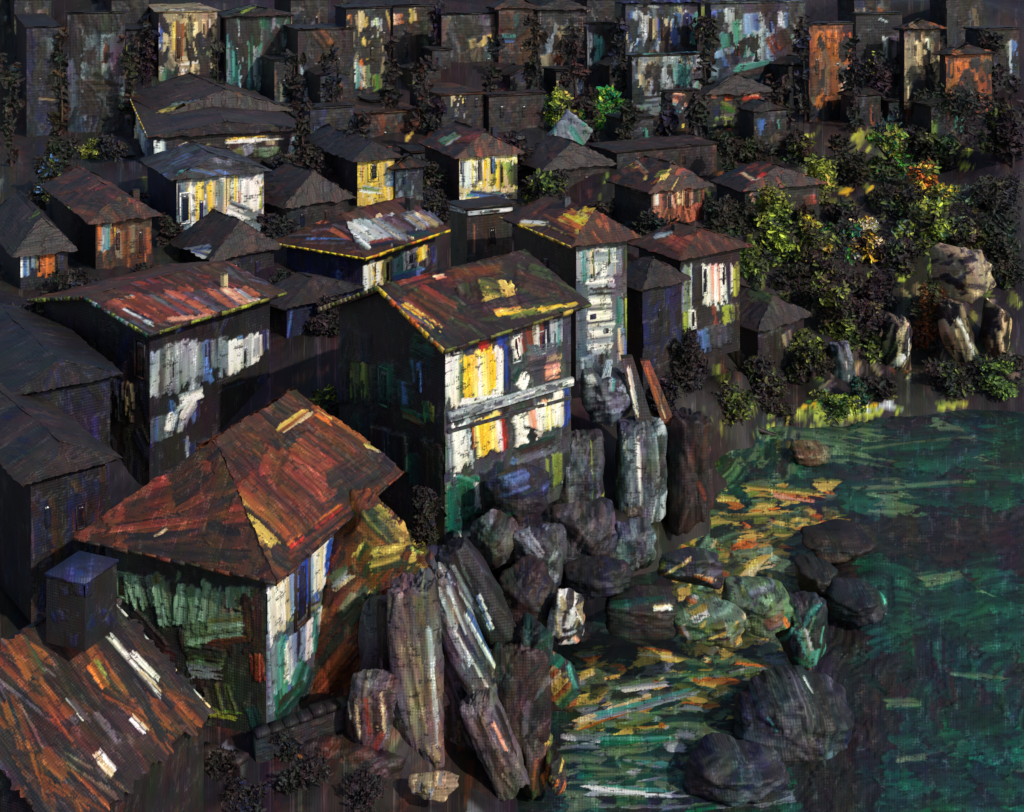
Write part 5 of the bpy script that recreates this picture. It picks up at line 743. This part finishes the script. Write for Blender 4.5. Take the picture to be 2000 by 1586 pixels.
rock('stream_rock','tan smooth rock low in the water below the far bank',1590,895,62,80,34,2,['bcA','cbE'],n=8,ang=10,seed=32,group=SR)
rock('grey_boulder','large dull grey boulder with ridged surface at the bottom, right of the green pool',1560,1460,40,280,190,4.5,['jsj','sjt','jxs','sjI'],strokes='1500 1300 1520 1420 50 sjt dry=.1;1540 1310 1560 1460 60 jst dry=.1;1600 1310 1610 1450 40 sjk dry=.1;1590 1345 1600 1370 5 Wvt;1480 1340 1490 1400 16 Ifj dry=.3;1400 1450 1600 1470 60 sjs dry=.1;1500 1400 1520 1430 10 iTI dry=.4',n=34,seed=133,ang=84,planes=26,sw=.2)
rock('grey_boulder','lower grey boulder touching the bottom edge, left of the large ridged one',1440,1540,37.8,240,100,3,['sjI','tsj','jsI'],n=20,planes=24,seed=134,ang=12,sl=.8)
RF='low dark reef rocks edging the teal pool'
rock('reef_rock','dark brown reef rock at the sharp left corner of the teal pool',1650,1075,51.5,170,44,3,['kdx','kmd','xjk'],n=20,seed=61,ang=10,group=RF,strokes='1580 1050 1700 1040 30 kdx;1590 1090 1660 1085 20 kmk dry=.3')
rock('reef_rock','blackish reef rock reaching down the left edge of the teal pool',1605,1150,48.5,90,70,2.6,['xjk','kdx','djx'],n=16,seed=62,ang=70,group=RF)
rock('reef_rock','slate reef rock with a turquoise streak, midway along the pool edge',1685,1190,47,130,60,2.8,['jxe','xej','dje'],n=16,seed=63,ang=60,group=RF,strokes='1730 1100 1734 1200 14 gTf dry=.3;1730 1195 1733 1225 5 TWg')
rock('shore_bush_rock','dark rounded rock with a sage right edge between the stream rocks and the teal pool',1575,1245,44,110,150,1.6,['jxe','eTj','fAj'],strokes='1560 1220 1580 1280 20 TAv dry=.3;1550 1180 1560 1230 14 TAf dry=.4;1540 1280 1590 1300 14 fgk dry=.4',n=14,ang=70,seed=36)
rock('far_bluff','pale speckled rock outcrop at the right end of the far bank',1900,545,76,120,110,4,['cPk','bkS','kPC'],strokes='1870 510 1920 500 16 Pkc dry=.5;1880 560 1930 570 20 CPS dry=.5;1850 530 1880 570 14 kdk',n=30,ang=40,seed=37,sw=.12,sl=.3,dry=.6)
rock('far_bluff','cream and white streaked cliff on the far bank, left one of two pale cliffs',1760,690,74,60,140,3,['Cck','cbd','CdP'],strokes='1775 620 1750 680 14 WCp dry=.7;1765 690 1735 730 18 CWP dry=.7;1770 650 1772 720 9 kdW dry=.6',n=16,ang=70,seed=38,dry=.6,base='d',boxy=.6)
rock('far_bluff','buff slanting cliff ending in the reeds, right one of two pale cliffs',1880,660,74,60,150,3,['cPk','CcP','Pkd'],strokes='1860 620 1900 720 20 CcW dry=.3;1840 610 1880 700 9 pCk dry=.4',n=14,ang=115,seed=39,dry=.5,tilt=-18,base='k',boxy=.8)
rock('far_bluff','mottled white rock face at the far right margin above the reeds',1955,660,74,60,150,3,['bCd','CdP','ckb'],n=16,ang=85,seed=40,dry=.7,base='d')
rock('violet_slab','grey-violet slab with a pale crest, between far bank house and boathouse',1650,720,72,60,90,2.5,['tPs','Pvt','kEs'],strokes='1660 660 1665 720 12 uvP dry=.4;1645 700 1650 760 14 tPW dry=.4',n=14,ang=85,seed=41)
# ---- timber props beneath the tower
PR='leaning timber props under the tower'
def prop(x0,y0,x1,y1,w,d,keys,label,strokes=''):
    a=K(x0,y0,d); b=K(x1,y1,d-.6); t=thing('timber_prop',(b[0],b[1],b[2]),label,'timber prop',PR); s_=w*d/F
    ax=b-a; L=np.linalg.norm(ax); rt=np.array([1.,.15,0]); rt/=np.linalg.norm(rt); pt=Part()
    g=Panel(b-rt*s_/2,b+rt*s_/2,a+rt*s_*.35,a-rt*s_*.35,keys[0][0],2.2); g.wash(8,w*.4,80,keys,dry=.2); g.many(strokes); g.into(pt)
    v=[b-rt*s_/2,b+rt*s_/2,a+rt*s_*.35,a-rt*s_*.35]; bk=np.array([0,s_*.7,0]); v=np.array([q+[0,.01,0] for q in v]+[q+bk for q in v]); pt.poly(v,[(0,3,2,1),(4,5,6,7),(0,1,5,4),(1,2,6,5),(2,3,7,6),(3,0,4,7)],keys[0][0]); pt.build('beam','wood',t)
    q=Part(); q.box(b+np.array([-s_*.6,-.1,-.5]),[s_*1.2,0,0],[0,s_,0],[0,0,.55],'s'); q.build('foot_block','rock',t)
prop(1225,700,1262,835,34,54,['ksP','dks'],'broad dark plank prop with a pale left edge, under the tower','1226 705 1248 830 6 WCv')
prop(1260,705,1310,835,26,54.4,['nmk','kdo'],'narrow plank prop with an orange-brown edge, rightmost under the tower','1262 710 1290 800 6 oOn;1275 740 1308 830 5 Cok')
prop(1190,705,1180,755,20,54.2,['vuT','uvk'],'short pale teal-white prop, leftmost under the tower')
# ---- dead branch in the water, low stone wall, post
def branch(name,label,pts,d,w,key,cat='branch'):
    P=[]; 
    for (x,y) in pts: P.append(K(x,y,d))
    pt=Part(); n=len(P); tube(pt,P,[w*d/F*(1-.6*i/n)/2 for i in range(n)],key,7); return pt,P
z0=hit(1490,930)
t=thing('driftwood',(K(1490,940,60.3)[0],60.3,0),'dark forked driftwood log sticking out of the pool by the left bank','driftwood')
pt,_=branch('','',[(1440,812),(1470,835),(1510,850),(1550,860)],66,13,'k'); pt.build('log','wood',t)
pt,_=branch('','',[(1500,850),(1498,890),(1494,905)],66,11,'k'); pt.build('fork','wood',t)
pt,_=branch('','',[(1470,880),(1485,905),(1500,905)],66,9,'k'); pt.build('fork','wood',t)
def fence(label,px0,py0,px1,py1,n,hpx,key,group=None):
    a,b=hit(px0,py0),hit(px1,py1); t=thing('stone_wall',(a[0],a[1],a[2]),label,'wall',group); h=hpx*(a[1]+b[1])/2/F
    L=np.linalg.norm(b-a); th=(b-a)/L; pt=Part(); nn=np.cross(th,[0,0,1]); nn/=np.linalg.norm(nn); nn=nn if nn[1]<0 else -nn
    g=Panel(a-[0,0,.4],b-[0,0,.4],b+[0,0,h],a+[0,0,h],key[0],2.2); g.wash(int(30),20,50,[key,key[::-1]],ang=0,da=20,dry=.2)
    if g.nrm[1]>0: g.nrm=-g.nrm
    g.into(pt); pt.box(a-[0,0,.4]-nn*.3,b-a,-nn*.0+np.array([0,0,h+.38]),nn*.29,key[0]); pt.build('wall_face','rock',t)
    c=Part()
    for i in range(n):
        p=a+(b-a)*(i+.04)/n+[0,0,h]; q=(b-a)*.92/n; c.box(p-nn*.35,q,nn*.42,np.array([0,0,.16*random.uniform(.7,1.3)]),random.choice(key))
    c.build('coping','rock',t)
fence('low dark stone wall rising to the right at the bottom left','300','1520' and 1520,0,0,1,1,'d') if False else None
fence('low dark stone wall climbing to the right below the green and blue-white house',500,1490,690,1425,7,44,'jdxk')
fence('short dark garden wall in the lower left, beside the plank-like roof',300,1480,470,1530,6,30,'xkdx')
# ============================================================ trees
GT='trees on the hillside'
DKL=['EHd','dEk','HEk']
LB={
 'a':('rounded yellow-green tree beside the pink-roofed hut',1605,355,90,44,82,['LKJ','KJH','EHd','zKH'],150),
 'b':('small lime tree left of the yellow shrub, against the dark',1500,400,100,50,79,['KJH','LKJ','HEd'],120),
 'c':('bright green tree with a white-yellow heart, upper right',1735,300,120,58,86,['LKM','MJE','EJH','gEH'],170),
 'd':('golden shrub tree with orange tips, below the rounded yellow-green tree',1590,465,90,46,74,['YzK','EHd','KJE','HEk'],130),
 'e':('emerald green shrub tree just left of the white-flecked one',1640,470,80,40,73,['GgM','MgE','KgE','EdH'],120),
 'f':('pale yellow shrub tree with white flecks, middle of the right-hand slope',1690,470,90,40,73,['KCW','zYE','JHE','EdH'],120),
 'g':('citron bush tree right of the white-walled house',1515,480,90,44,70,['LKJ','KLE','EHd'],120),
 'h':('broad flat olive tree above the pale speckled outcrop',1830,430,130,90,78,['KJH','JAE','HEd','LKA'],190),
 'i':('dark green tree with a long gold-edged drooping bough, centre of the right bank',1640,600,150,60,72.5,['dEk','EHd','kdE','KJH'],170),
 'j':('two-tone yellow-green tree standing above the teal slab, top centre',1090,215,80,38,96,['LKJ','KzE','JHE'],120),
 'k':('vivid emerald and lime tree right of the two-tone one, top centre',1180,210,80,46,96,['MGL','MKE','gMH'],130),
 'l':('dim blue-green tree at the far right margin',1950,420,150,60,80,['jEx','sjE','dEj'],130),
 'm':('brown leafless-looking tree between the pale cliffs',1815,620,140,46,73,['nom','mkn','HkE'],130),
 'n':('dark tree crown over the far upper right roofs',1860,230,130,90,95,['dkE','jEd','Ekd'],150),
 'o':('small lime bush tree on the hillside left, under the slate-grey house',180,292,40,36,92,['LKJ','KLE'],80),
 'p':('green and blue flecked bush at the left above the blue-orange hut',90,350,90,36,76,['JKE','hdE','Edk'],100),
 'q':('mossy green bush beside the dark wall left of the tall house',650,790,80,34,49,['KMJ','JAH','LEH'],120),
 'r':('dark yew-like tree right of the tall house gable, behind the tower',1290,470,110,50,68,['dkE','Edk','kdx'],130),
 's':('yellow-green shrub under the white-walled house',1420,600,60,30,62.5,['LKJ','KJH'],70),
 't':('dusky tree between the cream house and the ochre tower roof',1060,375,80,50,78,['dEk','kEd','KJE'],120),
 'u':('low olive shrub along the far bank beside the slate-blue boathouse',1620,790,40,60,71.5,['LKE','KJA','EHJ'],110),
 'v':('dark green tapering shrub at the left end of the boathouse',1680,770,60,22,72.5,['gfE','EgH'],60),
 'w':('round dark tree left of the dark bank house',1340,640,150,44,65,['dEk','kdE','dkx'],130),
 'x':('brownish-green tree high between the orange houses on the right',1700,170,150,44,110,['jEd','LEd','Edk'],110),
 'y':('yellow and orange shrub at the right, edge of the lit slope',1800,350,70,32,82,['YzO','OoE','KJE'],80),
 'z':('gold and green bank of bushes on the right slope below the orange shrub',1830,380,44,50,82,['YzK','EJH','KHE'],90),
}
for k_,(lb,px,py,hp,rp,d,ks,n) in LB.items(): tree('shrub_tree',lb,px,py,hp,rp,d,ks,n=int(n*8),sz=6.5,clumps=22,group=GT)
# drooping gold-edged bough
# teal slab roof
t=thing('lean_slab','',(0),'') if False else None
rock('leaning_slab','pale turquoise leaning slab in front of the two-tone tree, top centre',1115,262,92,86,84,1.2,['uTt','vTg','suT'],tilt=38,n=14,ang=70,seed=50,boxy=1,planes=5,strokes='1100 230 1110 300 30 tus dry=.1;1110 240 1150 300 24 vTu dry=.1;1140 280 1165 300 14 TGv dry=.2')

SH='dark shrubs growing between the houses'
taken=[]
for (x,y,w,hh) in [(60,620,120,60),(330,1540,110,60),(470,1560,120,50),(590,1530,110,60),(700,1540,90,70),(560,1450,60,60),(250,1560,90,50),(420,1500,80,50),(680,1130,60,60),(760,1000,60,60),(700,1060,50,50),(560,560,90,60),(640,620,70,80),(620,850,90,110),(790,480,70,40),(830,1010,60,120),(1040,440,80,60),(1000,560,80,40),(1290,560,80,90),(1460,520,70,90),(1560,560,90,90),(1490,740,110,90),(1580,700,90,90),(1620,520,90,70),(1700,560,100,90),(1760,500,110,80),(1440,430,80,60),(1560,430,70,60),(1640,420,90,60),(1740,400,100,70),(1660,330,80,70),(1560,290,90,60),(1480,300,80,50),(1700,640,80,110),(1880,470,110,70),(1960,520,80,110),(1930,370,100,90),(1850,300,100,80),(1780,270,90,70),(1960,260,90,110),(330,450,60,60),(140,550,110,60),(300,540,90,50),(540,450,80,60),(670,440,60,50),(850,400,60,60),(1180,420,60,50),(250,400,70,50),(60,420,80,60),(620,320,70,70),(830,350,70,70),(1040,320,70,60),(1220,400,60,50),(1400,420,60,60),(1340,700,80,100),(1420,790,100,60),(1300,780,60,90),(1520,800,90,40),(1950,730,110,70),(1860,740,110,50),(1720,760,80,40),(560,330,60,60),(120,300,80,60),(220,290,60,60),(1420,280,90,50),(1340,290,90,40)]:
    tree('dark_shrub',near(x,y,('large' if w*hh>8500 else 'small' if w*hh<4300 else 'middling')+' dark leafy shrub'),x,y,hh,w*.55,60,random.choice([['dkE','Edk','EHd'],['EHd','JHE','dEk'],['kxd','kdE','EJd'],['JHE','KJH','dEk']]) if x>1400 else random.choice([['dkE','Edk','kxd'],['kxd','kdI','Ekd']]),n=int(260+w*hh/8),sz=6.5,clumps=18,group=SH,limbs=False,cat='shrub')

CY='slender dark cypresses between the upper houses'
for i_,(x,y,hh,w) in enumerate([(255,150,230,22),(290,90,150,18),(425,150,200,18),(575,150,180,24),(650,190,220,24),(670,60,120,16),(762,150,200,20),(830,180,170,26),(856,60,130,20),(962,150,170,20),(1046,120,200,24),(1120,130,180,26),(1150,220,120,18),(1212,120,200,20),(1225,240,100,22),(1375,120,220,24),(1365,240,110,24),(1520,210,150,30),(1570,130,230,20),(1668,150,230,24),(1755,130,190,20),(1838,140,190,22),(1940,120,190,24),(1975,230,220,26),(118,150,240,20),(20,200,260,26),(700,280,120,26),(590,260,160,22),(850,250,130,22),(1010,300,120,22),(1430,320,110,22),(1640,300,120,26),(60,40,120,26),(480,235,80,40),(360,215,60,34),(1300,230,80,26)]):
    tree('cypress',near(x,y,('tall' if hh>190 else 'short' if hh<125 else 'middling')+' slender dark cypress'),x,y,hh,w,100,random.choice([['dkE','kdx','Exd'],['kdI','xdI','kds'],['kdE','dkm','Edk'],['dxj','jEd','kxd']]),n=260,sz=9,clumps=22,group=CY,limbs=False,shape=(1,1))
